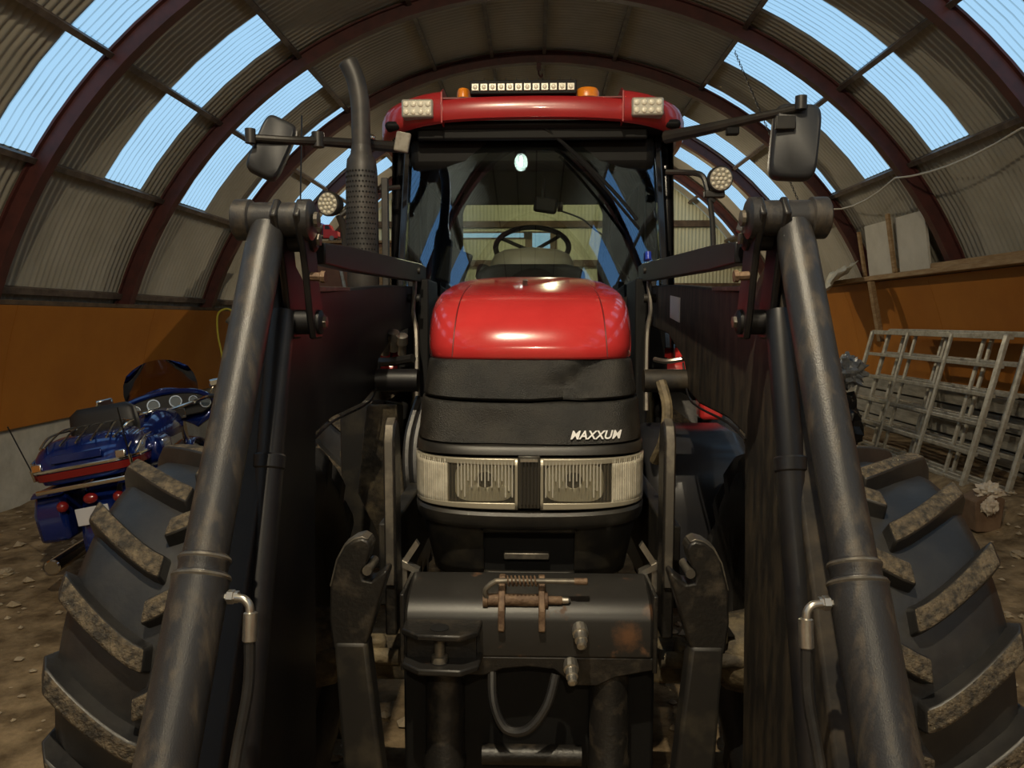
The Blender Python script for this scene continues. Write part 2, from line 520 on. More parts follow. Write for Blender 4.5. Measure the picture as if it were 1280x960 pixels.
# purlins under the sheet joints
for a in ROOF[1:-1]:
    mb = MB()
    w, d = (0.05, 0.07) if a not in (160.6, 23) else (0.06, 0.06)
    c = Vector(arc(5.025, a))
    er = Vector((cos(R(a)), 0, sin(R(a)))); et = Vector((-sin(R(a)), 0, cos(R(a))))
    vs = []
    for y in (FRONT, BACK):
        for i, j in ((-1, -1), (1, -1), (1, 1), (-1, 1)):
            q = c + er * (i * d / 2) + et * (j * w / 2)
            vs.append((q.x, y, q.z))
    mb.add(vs, [(0, 1, 2, 3), (7, 6, 5, 4), (0, 4, 5, 1), (1, 5, 6, 2), (2, 6, 7, 3), (3, 7, 4, 0)])
    mb.build('purlin', 'purlin_paint', ceiling)

# left wall: white concrete footing and orange boards on the curve of the ribs
def curved_slab(r, z0, z1, y0, y1, side, th=0.02, n=6):
    mb = MB()
    def xx(z, rad): return CX + side * math.sqrt(rad * rad - (z - CZ) ** 2)
    inner = [(xx(z0 + (z1 - z0) * i / n, r), z0 + (z1 - z0) * i / n) for i in range(n + 1)]
    outer = [(xx(z0 + (z1 - z0) * i / n, r + th), z0 + (z1 - z0) * i / n) for i in range(n + 1)][::-1]
    return mb.prism(inner + outer, 'y', y0, y1)
wl_ = empty('wall_left', (0, 0, 0))
tag(wl_, 'left side wall of orange boards above a white concrete footing', 'wall', kind='structure')
o = MB().box(-5.05, -4.80, FRONT, BACK, -0.15, 0.72).build('footing', 'concrete_white', wl_, 0.01)
y = FRONT
while y < BACK - 0.1:
    y2 = min(y + 2.44, BACK)
    curved_slab(4.84, 0.71, 1.83, y + 0.003, y2 - 0.003, -1).build('board', 'orange_board', wl_)
    y = y2
MB().box(-4.66, -4.52, FRONT, BACK, 1.835, 1.875).build('ledge_timber', 'timber_dark', wl_)
# right wall
wr_ = empty('wall_right', (0, 0, 0))
tag(wr_, 'right side wall of orange boards above weathered grey planks', 'wall', kind='structure')
y = FRONT
while y < BACK - 0.1:
    y2 = min(y + 2.44, BACK)
    curved_slab(4.84, 0.92, 2.20, y + 0.003, y2 - 0.003, 1).build('board', 'orange_board', wr_)
    y = y2
for i in range(5):
    MB().box(4.80 + 0.012 * (i % 2), 4.90, FRONT, BACK, 0.02 + i * 0.18, 0.02 + i * 0.18 + 0.155).build('plank', 'plank_grey', wr_, 0.004)
MB().box(4.36, 4.56, FRONT, BACK, 2.21, 2.27).build('ledge_timber', 'timber', wr_, 0.006)
MB().box(4.42, 4.47, FRONT, 9.6, 2.275, 2.33).build('ledge_batten', 'timber', wr_, 0.004)
MB().box(4.95, 5.08, FRONT, BACK, -0.15, 1.0).build('footing', 'concrete_white', wr_)

# end walls, closing the arch
def end_wall(name, y, m, label, openings):
    e = empty(name, (0, 0, 0))
    tag(e, label, 'wall', kind='structure')
    n = 0
    x = -4.96
    while x < 5.05:
        w = min(0.68, 5.06 - x)
        nw = 9
        cols = [x + w * i / (nw * 4) for i in range(nw * 4 + 1)]
        def top(xx): return CZ + math.sqrt(max(5.06 ** 2 - (xx - CX) ** 2, 0.01))
        spans = [(-0.1, None)]
        for (ox0, ox1, oz0, oz1) in openings:
            if x + w > ox0 + 0.01 and x < ox1 - 0.01:
                spans = [(-0.1, oz0), (oz1, None)]
        for z0, z1 in spans:
            mb = MB()
            mb.grid([[(c, y + 0.008 * cos(2 * pi * i / 4), z0) for i, c in enumerate(cols)],
                     [(c, y + 0.008 * cos(2 * pi * i / 4), max(z0 + 0.01, top(c) if z1 is None else z1)) for i, c in enumerate(cols)]])
            mb.build('wall_sheet', m, e, angle=80)
        x += w
    return e
# back wall has a low strip window and a tall pane
WB = [(-4.96 + 0.68 * 5, -4.96 + 0.68 * 7, 3.55, 3.72), (-4.96 + 0.68 * 7, -4.96 + 0.68 * 8, 3.0, 3.6)]
WB = [(-1.56, -0.20, 3.42, 3.58), (-0.20, 0.48, 3.02, 3.58)]
wb_ = end_wall('wall_back', BACK, 'sheet_back', 'yellowish corrugated end wall behind the tractor', WB)
for z in (1.35, 2.35, 2.84, 3.66, 4.5):
    hw = math.sqrt(5.0 ** 2 - (z - CZ) ** 2)
    MB().box(CX - hw, CX + hw, BACK - 0.11, BACK - 0.015, z, z + 0.13).build('wall_rail', 'timber_dark', wb_)
for i, (x0, x1, z0, z1) in enumerate(WB):
    w = empty('window_%d' % (i + 1), (0, 0, 0))
    tag(w, ['long narrow blue-lit window strip in the end wall', 'small upright blue-lit window in the end wall'][i], 'window', kind='structure')
    MB().box(x0, x1, BACK + 0.02, BACK + 0.026, z0, z1).build('pane', 'pane', w)
    fr = MB()
    if i == 1: x0 += 0.12; x1 -= 0.12
    fr.box(x0 - 0.12, x0 + 0.03, BACK - 0.03, BACK + 0.03, z0, z1).box(x1 - 0.03, x1 + 0.12, BACK - 0.03, BACK + 0.03, z0, z1)
    fr.box(x0, x1, BACK - 0.03, BACK + 0.03, z0, z0 + 0.03).box(x0, x1, BACK - 0.03, BACK + 0.03, z1 - 0.03, z1)
    fr.build('window_frame', 'timber_dark', w)
end_wall('wall_front', FRONT, 'sheet', 'corrugated end wall on the near side of the hall', [])

# pendant lamps of the hall
SPOTS = ['over the nose of the tractor', 'over the near end of the hall', 'by the far end wall']
for i, (p, watt) in enumerate(LAMPS):
    e = empty('pendant_lamp', p)
    tag(e, 'green enamel pendant lamp hanging ' + SPOTS[i], 'lamp', 'pendant lamps under the ridge')
    q = Vector(p)
    MB().lathe(q + Vector((0, 0, -0.02)), (0, 0, 1), [(0.0, 0.20), (0.09, 0.16), (0.16, 0.09), (0.22, 0.05), (0.26, 0.04)], 24, close=False).build('shade', 'lampshade', e, solid=0.004)
    MB().tube([q + Vector((0, 0, 0.24)), (q.x, q.y, 5.33)], 0.006, 6, smooth=False).build('cord', 'cable_black', e)
    MB().ball(q + Vector((0, 0, 0.020)), 0.035).build('bulb', 'bulb', e)
    ld = bpy.data.lights.new('bulb_light', 'POINT')
    ld.energy = watt
    ld.color = LAMP_COLOUR
    ld.shadow_soft_size = 0.03
    lo_ = bpy.data.objects.new('bulb_light', ld)
    COL.objects.link(lo_)
    lo_.parent = e
    lo_.location = (0, 0, -0.032)
world_frame()

# ================================================================== THE TRACTOR
tractor = empty('tractor', (-0.015, 2.5, 0))
tag(tractor, 'red tractor with black nose and raised front loader arms, parked facing the viewer', 'tractor')
TO = Vector((0, 2.5, 0))          # parts below are measured with x from the tractor's centre line
def tractor_frame():
    global ORG
    ORG = TO.copy()
tractor_frame()
def both(mb, name, m, parent=None, **k):
    """a part and its mirror twin on the other side"""
    a = mb.build(name, m, parent or tractor, **k)
    b = mb.mirror().build(name, m, parent or tractor, **k)
    return a, b
def contour(z, y0, w, depth, n=3.6, na=44, a0=-1.0, a1=1.0, back=None):
    """plan outline of a rounded nose at one height: front at y0, half width w, running back by depth"""
    pts = []
    for i in range(na + 1):
        t = (a0 + (a1 - a0) * i / na) * pi / 2
        s_, c_ = sin(t), cos(t)
        pts.append((w * math.copysign(abs(s_) ** (2 / n), s_), y0 + depth * (1 - max(c_, 0) ** (2 / n)), z))
    if back:
        pts = [(pts[0][0], back, z)] + pts + [(pts[-1][0], back, z)]
    return pts
def on_nose(x, y0, w, depth, n=3.6):
    return y0 + depth * (1 - max(0.0, 1 - min(abs(x) / w, 1) ** n) ** (1 / n))

# ---- bonnet
BON = [(1.577, 2.400, .336), (1.585, 2.392, .340), (1.62, 2.400, .343), (1.66, 2.418, .344), (1.70, 2.448, .344), (1.735, 2.492, .343), (1.765, 2.555, .340), (1.79, 2.64, .336),
       (1.812, 2.755, .330), (1.835, 2.91, .320), (1.858, 3.10, .305), (1.880, 3.32, .275), (1.895, 3.52, .22), (1.902, 3.66, .13)]
BBACK = 3.85
hood = MB()
hood.grid([contour(z, y, w, min(.30, BBACK - y - .05), 3.4 - .6 * i / 13, back=BBACK) for i, (z, y, w) in enumerate(BON)], cap1=True)
hood_o = hood.build('bonnet', 'tractor_red', tractor, angle=60)
tagp(hood_o, 'glossy red bonnet')
for sx in (-1, 1):
    pts = []
    for i, (z, y, w) in enumerate(BON[1:10]):
        x = 0.245 - 0.02 * i / 9
        n = 3.4 - .6 * (i + 1) / 13
        pts.append((sx * x, on_nose(x, y, w, .30, n) - 0.0005, z))
    MB().tube(pts, 0.0022, 6).build('bonnet_seam', 'seam', hood_o)
peg = MB().prism([(2.855, 1.80), (2.835, 1.845), (2.865, 1.850), (2.885, 1.815)], 'x', -0.009 - 0.02, 0.009 - 0.02)
peg.build('washer_nozzle', 'black_plastic', hood_o, bevel=0.002)
MB().box(-0.335, 0.335, 2.7, 3.9, 0.95, 1.575).build('engine_bay', 'interior_black', tractor)
for sx in (-1, 1):
    MB().box(sx * 0.337 - 0.006, sx * 0.337 + 0.006, 2.74, 3.85, 1.20, 1.60).build('side_panel', 'black_plastic', tractor, bevel=0.004)

# ---- black nose panels
def nose(rows, name, m, depth=0.34, n=4.4, dent=None, parent=None, **k):
    g = []
    for (z, y, w, sag) in rows:
        c = contour(z, y, w, depth, n)
        r = []
        for (x, yy, zz) in c:
            q = Vector((x, yy, zz - sag * (1 - (x / w) ** 2)))
            if dent: q.y += dent(q.x, q.z)
            r.append(q)
        g.append(r)
    return MB().grid(g).build(name, m, parent or tractor, **k)
def dent_fn(x, z):
    # a creased hollow pressed into the middle of both panels
    d = 0.0
    d += 0.065 * math.exp(-((x - 0.06 - (z - 1.42) * 0.9) / 0.055) ** 2) * math.exp(-((z - 1.47) / 0.10) ** 2)
    d += 0.032 * math.exp(-((x + 0.10) / 0.10) ** 2) * math.exp(-((z - 1.36) / 0.07) ** 2)
    return d
def rows_between(a, b, n):
    return [tuple(a[i] + (b[i] - a[i]) * t / n for i in range(4)) for t in range(n + 1)]
p1 = nose([(1.578, 2.43, .325, 0), (1.576, 2.400, .337, 0)] + rows_between((1.57, 2.395, .341, 0), (1.470, 2.345, .352, .012), 8) + [(1.463, 2.352, .350, .013), (1.462, 2.39, .345, .013)], 'grille_panel', 'grille_plastic', dent=dent_fn, angle=50)
tagp(p1, 'upper dented black grille panel')
p2 = nose([(1.458, 2.39, .345, .013), (1.456, 2.342, .354, .013)] + rows_between((1.45, 2.335, .356, .013), (1.335, 2.295, .362, .010), 8) + [(1.328, 2.305, .360, .010), (1.327, 2.34, .355, .01)], 'grille_panel', 'grille_plastic', dent=dent_fn, angle=50)
tagp(p2, 'lower creased black grille panel with white lettering')
nose([(1.327, 2.34, .355, .004), (1.326, 2.290, .363, .006), (1.318, 2.282, .366, .006), (1.300, 2.278, .366, .004), (1.296, 2.284, .365, .004), (1.295, 2.33, .36, .004)], 'trim_strip', 'black_plastic')
nose([(1.140, 2.33, .358, .012), (1.139, 2.262, .364, .016), (1.130, 2.254, .366, .016), (1.105, 2.258, .364, .018), (1.090, 2.268, .360, .018), (1.088, 2.33, .355, .018)], 'trim_strip', 'black_plastic')
# lettering on the lower grille panel
fc = bpy.data.curves.new('lettering', 'FONT')
fc.body = 'MAXXUM'
fc.size = 0.040
fc.shear = 0.30
fc.offset = 0.0009
fc.extrude = 0.0012
fc.space_character = 1.02
tmp = bpy.data.objects.new('lettering_curve', fc)
COL.objects.link(tmp)
bpy.context.view_layer.update()
lm = bpy.data.meshes.new_from_object(tmp.evaluated_get(bpy.context.evaluated_depsgraph_get()))
bpy.data.objects.remove(tmp)
lm.materials.append(MATS['white_print'])
xs = [v.co.x for v in lm.vertices]
x0, x1 = min(xs), max(xs)
LW = 0.158
for v in lm.vertices:
    t = (v.co.x - x0) / (x1 - x0)
    X = 0.124 + t * LW
    Z = 1.343 + v.co.y * 0.85
    yy = on_nose(X, 2.299 + (Z - 1.343) * 0.35, .362, .34, 4.4) - 0.004 - v.co.z
    v.co = Vector((X, yy, Z)) - TO
lo_ = inst('lettering', lm, p2)
tagp(lo_, 'white slanted capital lettering MAXXUM')

# ---- headlights
def hl_strip(xa, xb, z0, z1, y, nx, disp=None, back=0.0, sag=0.010):
    rows = []
    for j in range(7):
        z = z0 + (z1 - z0) * j / 6
        r = []
        for i in range(nx + 1):
            x = xa + (xb - xa) * i / nx
            yy = on_nose(x, y, .3665, .34, 4.4) + back
            if disp: yy += disp(x, z)
            r.append((x, yy, z - sag * (1 - (x / .366) ** 2) * (1.3 - j / 6)))
        rows.append(r)
    return rows
for sx in (-1, 1):
    def S(a, b): return (a, b) if sx > 0 else (-b, -a)
    # outer frame of the lamp unit
    fr = MB()
    za, zb = 1.146, 1.290
    xa, xb = 0.034, 0.362
    for (a, b, c, d) in ((xa, xb, za, za + 0.010), (xa, xb, zb - 0.010, zb), (xa, xa + 0.008, za, zb)):
        p, q = S(a, b)
        fr.grid(hl_strip(p, q, c, d, 2.262, 26))
    fr2 = fr.build('headlight', 'bezel', tractor, solid=0.02)
    tagp(fr2, 'rectangular clear headlight with frosted corner lamp')
    p, q = S(xa, xb - 0.02)
    MB().grid(hl_strip(p, q, za - .004, zb + .004, 2.262, 26, back=0.075)).build('housing', 'lamp_dark', fr2)
    # dished reflector
    cx, cz = sx * 0.135, 1.214
    rows = []
    for j in range(10):
        t = j / 9
        rr = []
        for i in range(28):
            g = 2 * pi * i / 28
            e = 0.5
            ex = 0.088 * math.copysign(abs(cos(g)) ** e, cos(g)) * t
            ez = 0.058 * math.copysign(abs(sin(g)) ** e, sin(g)) * t
            rr.append((cx + ex, 2.318 - 0.042 * t * t, cz + ez))
        rows.append(rr)
    MB().grid(rows, loop=True).build('reflector', 'reflector', fr2)
    MB().lathe((cx, 2.322, cz), (0, -1, 0), [(0, .026), (.010, .026), (.018, .018), (.030, .010), (.034, .002)], 18).build('bulb_cap', 'lamp_dark', fr2)
    # fluted lens
    p, q = S(xa + 0.006, 0.246)
    MB().grid(hl_strip(p, q, za + .006, zb - .006, 2.264, 120, disp=lambda x, z: 0.0011 * sin(x * 2 * pi / 0.0105))).build('lens', 'lens', fr2)
    # dark gap and frosted corner lamp
    p, q = S(0.206, 0.250)
    MB().grid(hl_strip(p, q, za + .008, zb - .008, 2.264, 8, back=0.02)).build('divider', 'lamp_dark', fr2)
    p, q = S(0.248, 0.364)
    il = MB().grid(hl_strip(p, q, za + .002, zb - .002, 2.263, 40, disp=lambda x, z: 0.0014 * sin(x * 2 * pi / 0.007) + 0.0012 * sin(z * 2 * pi / 0.007)))
    ilo = il.build('corner_lamp', 'indicator', fr2, solid=0.012)
    ribs = MB()
    for k in range(17):
        xr = sx * (xa + 0.016 + k * 0.0102)
        zt, zl = zb - .012, (za + .075 if k % 2 else za + .055) - (0.03 if k in (0, 1, 2, 14, 15, 16) else 0)
        yr = on_nose(xr, 2.262, .3665, .34, 4.4)
        ribs.box(xr - .0019, xr + .0019, yr, yr + .004, zl, zt)
    ro = ribs.build('lens_ribs', 'lens_rib', fr2)
    ro['kind'] = 'stuff'
# finned divider between the lamps
dv = MB().box(-0.033, 0.033, 2.268, 2.34, 1.135, 1.295).build('lamp_divider', 'lamp_dark', tractor, bevel=0.003)
for i in range(5):
    MB().box(-0.024 + i * 0.0105, -0.024 + i * 0.0105 + 0.005, 2.256, 2.270, 1.150, 1.278).build('fin', 'black_plastic', dv)
MB().box(-0.026, 0.026, 2.258, 2.270, 1.279, 1.287).build('clip', 'zinc', dv)

# ---- lower panel with a recessed opening
lp = MB()
def lower(z):
    t = (1.09 - z) / (1.09 - 0.90)
    return 2.285 + 0.055 * t, .352 - 0.032 * t
for (xa, xb, za, zb) in ((-1, -0.14, 0.90, 1.095), (0.14, 1, 0.90, 1.095), (-0.14, 0.14, 1.06, 1.095), (-0.14, 0.14, 0.90, 0.925)):
    rows = []
    for j in range(7):
        z = za + (zb - za) * j / 6
        y, w = lower(z)
        pa, pb = max(xa, -w + .001), min(xb, w - .001)
        rows.append([(pa + (pb - pa) * i / 14, on_nose(pa + (pb - pa) * i / 14, y, w, .3, 4.0), z) for i in range(15)])
    lp.grid(rows)
lpo = lp.build('lower_panel', 'dusty_black', tractor, solid=0.012)
MB().box(-0.15, 0.15, 2.345, 2.40, 0.90, 1.07).build('recess', 'interior_black', lpo)
MB().box(-0.078, 0.062, 2.318, 2.345, 0.962, 0.984).build('tow_catch', 'worn_steel', lpo, bevel=0.004)
for sx in (-1, 1):
    MB().prism([(sx * .335, 1.05), (sx * .378, 0.985), (sx * .378, 0.90), (sx * .362, 0.90), (sx * .362, 0.978), (sx * .325, 1.035)][::sx], 'y', 2.22, 2.24).build('panel_bracket', 'zinc', tractor)
    MB().prism([(sx * .378, 0.99), (sx * .378, 0.97), (sx * .325, 0.945), (sx * .325, 0.962)], 'y', 2.215, 2.245).build('panel_bracket', 'zinc', tractor)

# ---- front hitch block
blk = MB().prism([(2.205, 0.965), (2.09, 0.935), (2.045, 0.905), (2.035, 0.88), (2.035, 0.775), (2.205, 0.775)], 'x', -0.342, 0.342)
blk_o = blk.build('hitch_block', 'hitch_rust', tractor, bevel=0.010)
tagp(blk_o, 'black steel front hitch block with rust spots')
sk = MB().prism([(-0.342, 0.78), (-0.342, 0.735), (-0.12, 0.725), (-0.07, 0.745), (0.0, 0.752), (0.07, 0.745), (0.13, 0.70), (0.19, 0.70), (0.24, 0.725), (0.342, 0.745), (0.342, 0.78)], 'y', 2.037, 2.10)
sk.build('block_skirt', 'hitch_paint', blk_o, bevel=0.004)
for sx in (-1, 1):
    MB().box(sx * .345 - .006, sx * .345 + .006, 2.03, 2.24, 0.74, 0.955).build('block_cheek', 'hitch_paint', blk_o, bevel=0.003)
# clevis with spring pin on top of the block
for x in (-0.082, 0.028):
    MB().prism([(2.13, 0.945), (2.12, 0.985), (2.09, 0.990), (2.055, 0.955), (2.020, 0.915), (2.015, 0.860), (2.035, 0.850), (2.05, 0.900)], 'x', x, x + 0.018).build('clevis_plate', 'rust', blk_o, bevel=0.003)
MB().lathe((-0.125, 2.065, 0.930), (1, 0, 0), [(0, .021), (.012, .021), (.014, .017), (.165, .017), (.166, .023), (.178, .023), (.180, .012), (.215, .012), (.225, .006)], 18).build('clevis_pin', 'rust', blk_o)
MB().lathe((0.092, 2.065, 0.930), (1, 0, 0), [(0, .010), (.018, .009), (.024, .004)], 12).build('grease_nipple', 'zinc', blk_o)
MB().tube([(-0.115, 2.055, 0.937), (-0.118, 2.05, 0.962), (-0.095, 2.05, 0.984), (-0.06, 2.05, 0.989), (0.135, 2.05, 0.989)], 0.0075, 10).build('locking_rod', 'worn_steel', blk_o)
sp = [( -0.06 + 0.085 * i / 90, 2.05 + 0.0125 * cos(i / 90 * 8 * 2 * pi), 0.989 + 0.0125 * sin(i / 90 * 8 * 2 * pi)) for i in range(91)]
MB().tube(sp, 0.0028, 6, smooth=False).build('spring', 'rust', blk_o)
MB().lathe((0.125, 2.05, 0.989), (1, 0, 0), [(0, .0095), (.035, .0095), (.037, .006)], 12).build('rod_end', 'rust', blk_o)
# drawbar jaw at the left
for z, m in ((0.868, 'hitch_paint'), (0.775, 'hitch_rust')):
    jaw = MB().prism([(-0.335, 2.035), (-0.335, 1.965), (-0.285, 1.925), (-0.175, 1.920), (-0.130, 1.955), (-0.125, 2.035)], 'z', z, z + 0.018)
    j = jaw.build('jaw_plate', m, blk_o, bevel=0.005)
    MB().lathe((-0.235, 1.972, z + 0.0185), (0, 0, 1), [(0, .026), (.001, .026)], 18).build('pin_hole', 'hole_black', j)
MB().lathe((-0.235, 1.972, 0.780), (0, 0, 1), [(0, .022), (.03, .022), (.032, .014), (.09, .014)], 18).build('jaw_pin', 'worn_steel', blk_o)
MB().box(-0.325, -0.14, 2.0, 2.04, 0.79, 0.87).build('jaw_web', 'hitch_paint', blk_o)
# hydraulic couplings
for (x, z, r, m) in ((0.140, 0.866, .022, 'zinc'), (0.116, 0.766, .021, 'zinc')):
    c = MB().lathe((x, 2.04, z), (0.03, -1, -0.35), [(0, r * .9), (.015, r), (.030, r), (.032, r * .78), (.055, r * .78), (.056, r * .6), (.075, r * .6), (.078, r * .35)], 12)
    c.build('hydraulic_coupling', m, blk_o, angle=25)
# hitch cylinders below
for sx in (-1, 1):
    x = sx * 0.232 - 0.005
    ch = MB().lathe((x, 2.10, 0.775), (0, -0.04, -1), [(0, .052), (.05, .055), (.30, .055), (.31, .060), (.335, .060), (.34, .030)], 24).build('hitch_cylinder', 'hitch_paint', tractor)
    MB().cyl((x, 2.088, 0.44), (x, 2.07, 0.20), 0.022).build('rod', 'chrome', ch)
    MB().box(x - .045, x + .045, 2.02, 2.12, 0.12, 0.21).build('clevis', 'hitch_paint', ch, bevel=0.01)
MB().box(-0.36, 0.36, 2.13, 2.30, 0.25, 0.78).build('hitch_frame', 'interior_black', tractor, bevel=0.01)
MB().cyl((-0.13, 2.08, 0.475), (0.15, 2.08, 0.475), 0.028).build('cross_tube', 'hitch_paint', tractor)
MB().tube([(-0.10, 2.06, 0.76), (-0.095, 2.02, 0.66), (-0.06, 2.0, 0.595), (0.0, 1.99, 0.60), (0.05, 2.0, 0.66), (0.075, 2.03, 0.735)], 0.013, 10).build('hydraulic_hose', 'rubber', tractor)

# ---- folded lower links with claw ends
def claw(sx):
    out = [(.436, 1.152), (.414, 1.158), (.398, 1.150), (.392, 1.135), (.402, 1.098), (.418, 1.070), (.412, 1.052), (.392, 1.048), (.376, 1.060), (.356, 1.078), (.350, 1.068), (.362, 1.030), (.376, .985), (.392, .930), (.405, .890), (.415, .870), (.492, .870), (.500, .95), (.496, 1.03), (.478, 1.10), (.458, 1.135)]
    mb = MB().prism([(sx * a, b) for a, b in out][::-sx], 'y', 1.865, 1.935)
    l = mb.build('lower_link', 'hitch_paint', tractor, bevel=0.012)
    tagp(l, 'worn black hook-ended lower link folded upright')
    MB().prism([(sx * .405, .890), (sx * .488, .890), (sx * .458, .30), (sx * .345, .30)][::sx], 'y', 1.86, 1.93).build('link_bar', 'dusty_black', l, bevel=0.010)
    MB().lathe((sx * .40, 1.855, 1.078), (0, 1, 0), [(0, .012), (.09, .012)], 12).build('latch_pin', 'worn_steel', l)
    MB().prism([(sx * .436, 1.156), (sx * .414, 1.162), (sx * .398, 1.153), (sx * .414, 1.150), (sx * .434, 1.143), (sx * .458, 1.128), (sx * .478, 1.09), (sx * .494, 1.03), (sx * .500, 1.03), (sx * .482, 1.10), (sx * .461, 1.139)], 'y', 1.872, 1.928).build('worn_edge', 'worn_steel', l, bevel=0.003)
for sx in (-1, 1): claw(sx)
# upright flat bars beside the nose
for sx in (-1, 1):
    pf = [(2.12, 0.80), (2.21, 0.80), (2.21, 1.36), (2.195, 1.40), (2.165, 1.418), (2.135, 1.40), (2.12, 1.36)]
    u = MB().prism(pf, 'x', sx * .392 - .017, sx * .392 + .017).build('upright_bar', 'hitch_paint', tractor, bevel=0.006)
    MB().prism([(2.112, 0.95), (2.12, 0.95), (2.12, 1.36), (2.135, 1.40), (2.165, 1.418), (2.165, 1.424), (2.130, 1.406), (2.112, 1.365)], 'x', sx * .392 - .012, sx * .392 + .012).build('worn_edge', 'worn_steel', u, bevel=0.002)
    MB().box(sx * .42 - .025, sx * .42 + .025, 2.22, 3.95, 0.85, 1.10).build('frame_rail', 'dusty_black', tractor, bevel=0.006)

# ---- front axle
ax = MB().box(-0.70, 0.70, 2.42, 2.58, 0.52, 0.62).build('front_axle', 'axle_mud', tractor, bevel=0.015)
for sx in (-1, 1):
    MB().cyl((sx * .42, 2.395, .615), (sx * .72, 2.395, .615), .026).build('steering_cylinder', 'axle_mud', ax)
    MB().lathe((sx * .60, 2.5, .60), (sx, 0, 0), [(0, .07), (.05, .12), (.14, .14), (.2, .12)], 24).build('hub_housing', 'axle_mud', ax)
    for (dx, dy, z) in ((.58, 2.40, .665), (.615, 2.41, .70), (.55, 2.42, .645)):
        b = MB().box(sx * dx - .018, sx * dx + .018, dy - .02, dy + .02, z - .03, z + .012).build('grease_fitting', 'axle_mud', ax, bevel=0.004)
    MB().obox((sx * .50, 2.43, .64), (.06, .05, .06), (0.2, 0.1, 0.3)).build('knuckle', 'axle_mud', ax, bevel=0.012)
MB().prism([(.505, .62), (.540, .62), (.534, .92), (.505, .92)], 'y', 2.42, 2.435).build('steering_bracket', 'rust', tractor, bevel=0.003)
MB().prism([(.545, .80), (.64, .72), (.66, .69), (.55, .69)], 'y', 2.40, 2.44).build('steering_bracket', 'dusty_black', tractor, bevel=0.003)

# ---- wheels
def lug_mesh(name, R0, hw, side, dphi, wid, h, m):
    """one tread bar from the centre line out over the shoulder, swept back by dphi"""
    rows = []
    N = 9
    for i in range(N + 1):
        t = i / N
        s_ = -0.012 + t * (hw + 0.020)
        drop = 0.020 * t ** 2 + 0.05 * max(0, (t - 0.86) / 0.14) ** 2
        ph = dphi * (t ** 1.25)
        top = R0 + h - drop * 0.8
        bot = R0 - 0.025 - drop * 1.2
        w2 = wid * (1.0 + 0.15 * t)
        ww = w2 / R0 / 2
        wb = ww * 1.5
        if i in (0, N): top -= 0.004
        ring = []
        for (r, a) in ((bot, ph - wb), (top, ph - ww), (top, ph + ww), (bot, ph + wb)):
            ring.append((side * s_, -r * cos(a), r * sin(a)))
        rows.append(ring)
    mb = MB().grid(rows, True, True, loop=True)
    # a mud-caked tread face: the flat outer face takes the lighter material
    me = mb.mesh(name, 'rubber', True, 40)
    me.materials.append(MATS[m])
    for p in me.polygons:
        c = p.center
        rr = math.hypot(c.y, c.z)
        n_out = (p.normal.y * c.y + p.normal.z * c.z) / max(rr, 1e-6)
        if n_out > 0.8: p.material_index = 1
    return me
def wheel(name, x, y, Rt, hw, nlug, rim_r, label, dphi, wid):
    global ORG
    ORG = Vector((0, 0, 0))
    zc = Rt - 0.015
    h = 0.052
    R0 = Rt - h
    prof = []
    for (s_, r) in ((-.80, rim_r), (-.92, rim_r + .03), (-1.04, rim_r + .45 * (R0 - rim_r)), (-1.02, R0 - .075), (-.94, R0 - .032), (-.80, R0 - .014), (-.4, R0 - .003), (0, R0), (.4, R0 - .003), (.80, R0 - .014), (.94, R0 - .032), (1.02, R0 - .075), (1.04, rim_r + .45 * (R0 - rim_r)), (.92, rim_r + .03), (.80, rim_r)):
        prof.append((s_ * hw, r))
    tyre = MB().lathe((0, 0, 0), (1, 0, 0), prof, 72, close=False)
    t = tyre.build(name, 'rubber', tractor, angle=50)
    t.location = Vector((x, y, zc)) - TO
    tagp(t, label)
    rim = MB().lathe((0, 0, 0), (1, 0, 0), [(-.82 * hw, rim_r + .015), (-.80 * hw, rim_r - .015), (-.35 * hw, rim_r - .04), (-.05, rim_r - .09), (-.05, .10), (.05, .10), (.05, rim_r - .09), (.35 * hw, rim_r - .04), (.80 * hw, rim_r - .015), (.82 * hw, rim_r + .015)], 40)
    rim.build('rim', 'dusty_black', t)
    for side in (-1, 1):
        mats_ = 'lug_muddy'
        me = lug_mesh('lug', R0, hw, side, R(dphi), wid, h, mats_)
        for k in range(nlug):
            lg = inst('lug', me, t, rot=(2 * pi * (k + (0.5 if side > 0 else 0)) / nlug + 0.06, 0, 0))
            if Rt < 0.8:
                md = lg.modifiers.new('bevel', 'BEVEL'); md.width = .009; md.segments = 2; md.limit_method = 'ANGLE'; md.angle_limit = R(40)
    tractor_frame()
    return t
for sx in (-1, 1):
    wheel('front_wheel', sx * 0.985, 2.47, 0.655, 0.27, 17, 0.36, 'muddy front wheel with chunky chevron tread', 19, 0.056)
for sx in (-1, 1):
    wheel('rear_wheel', sx * 0.94, 4.95, 0.86, 0.25, 20, 0.48, 'tall rear wheel behind the loader arms', 15, 0.07)
MB().box(-0.7, 0.7, 4.8, 5.1, 0.7, 1.0).build('rear_axle', 'dusty_black', tractor, bevel=0.02)
MB().box(-0.28, 0.28, 3.6, 5.4, 0.6, 1.4).build('transmission', 'dusty_black', tractor, bevel=0.02)
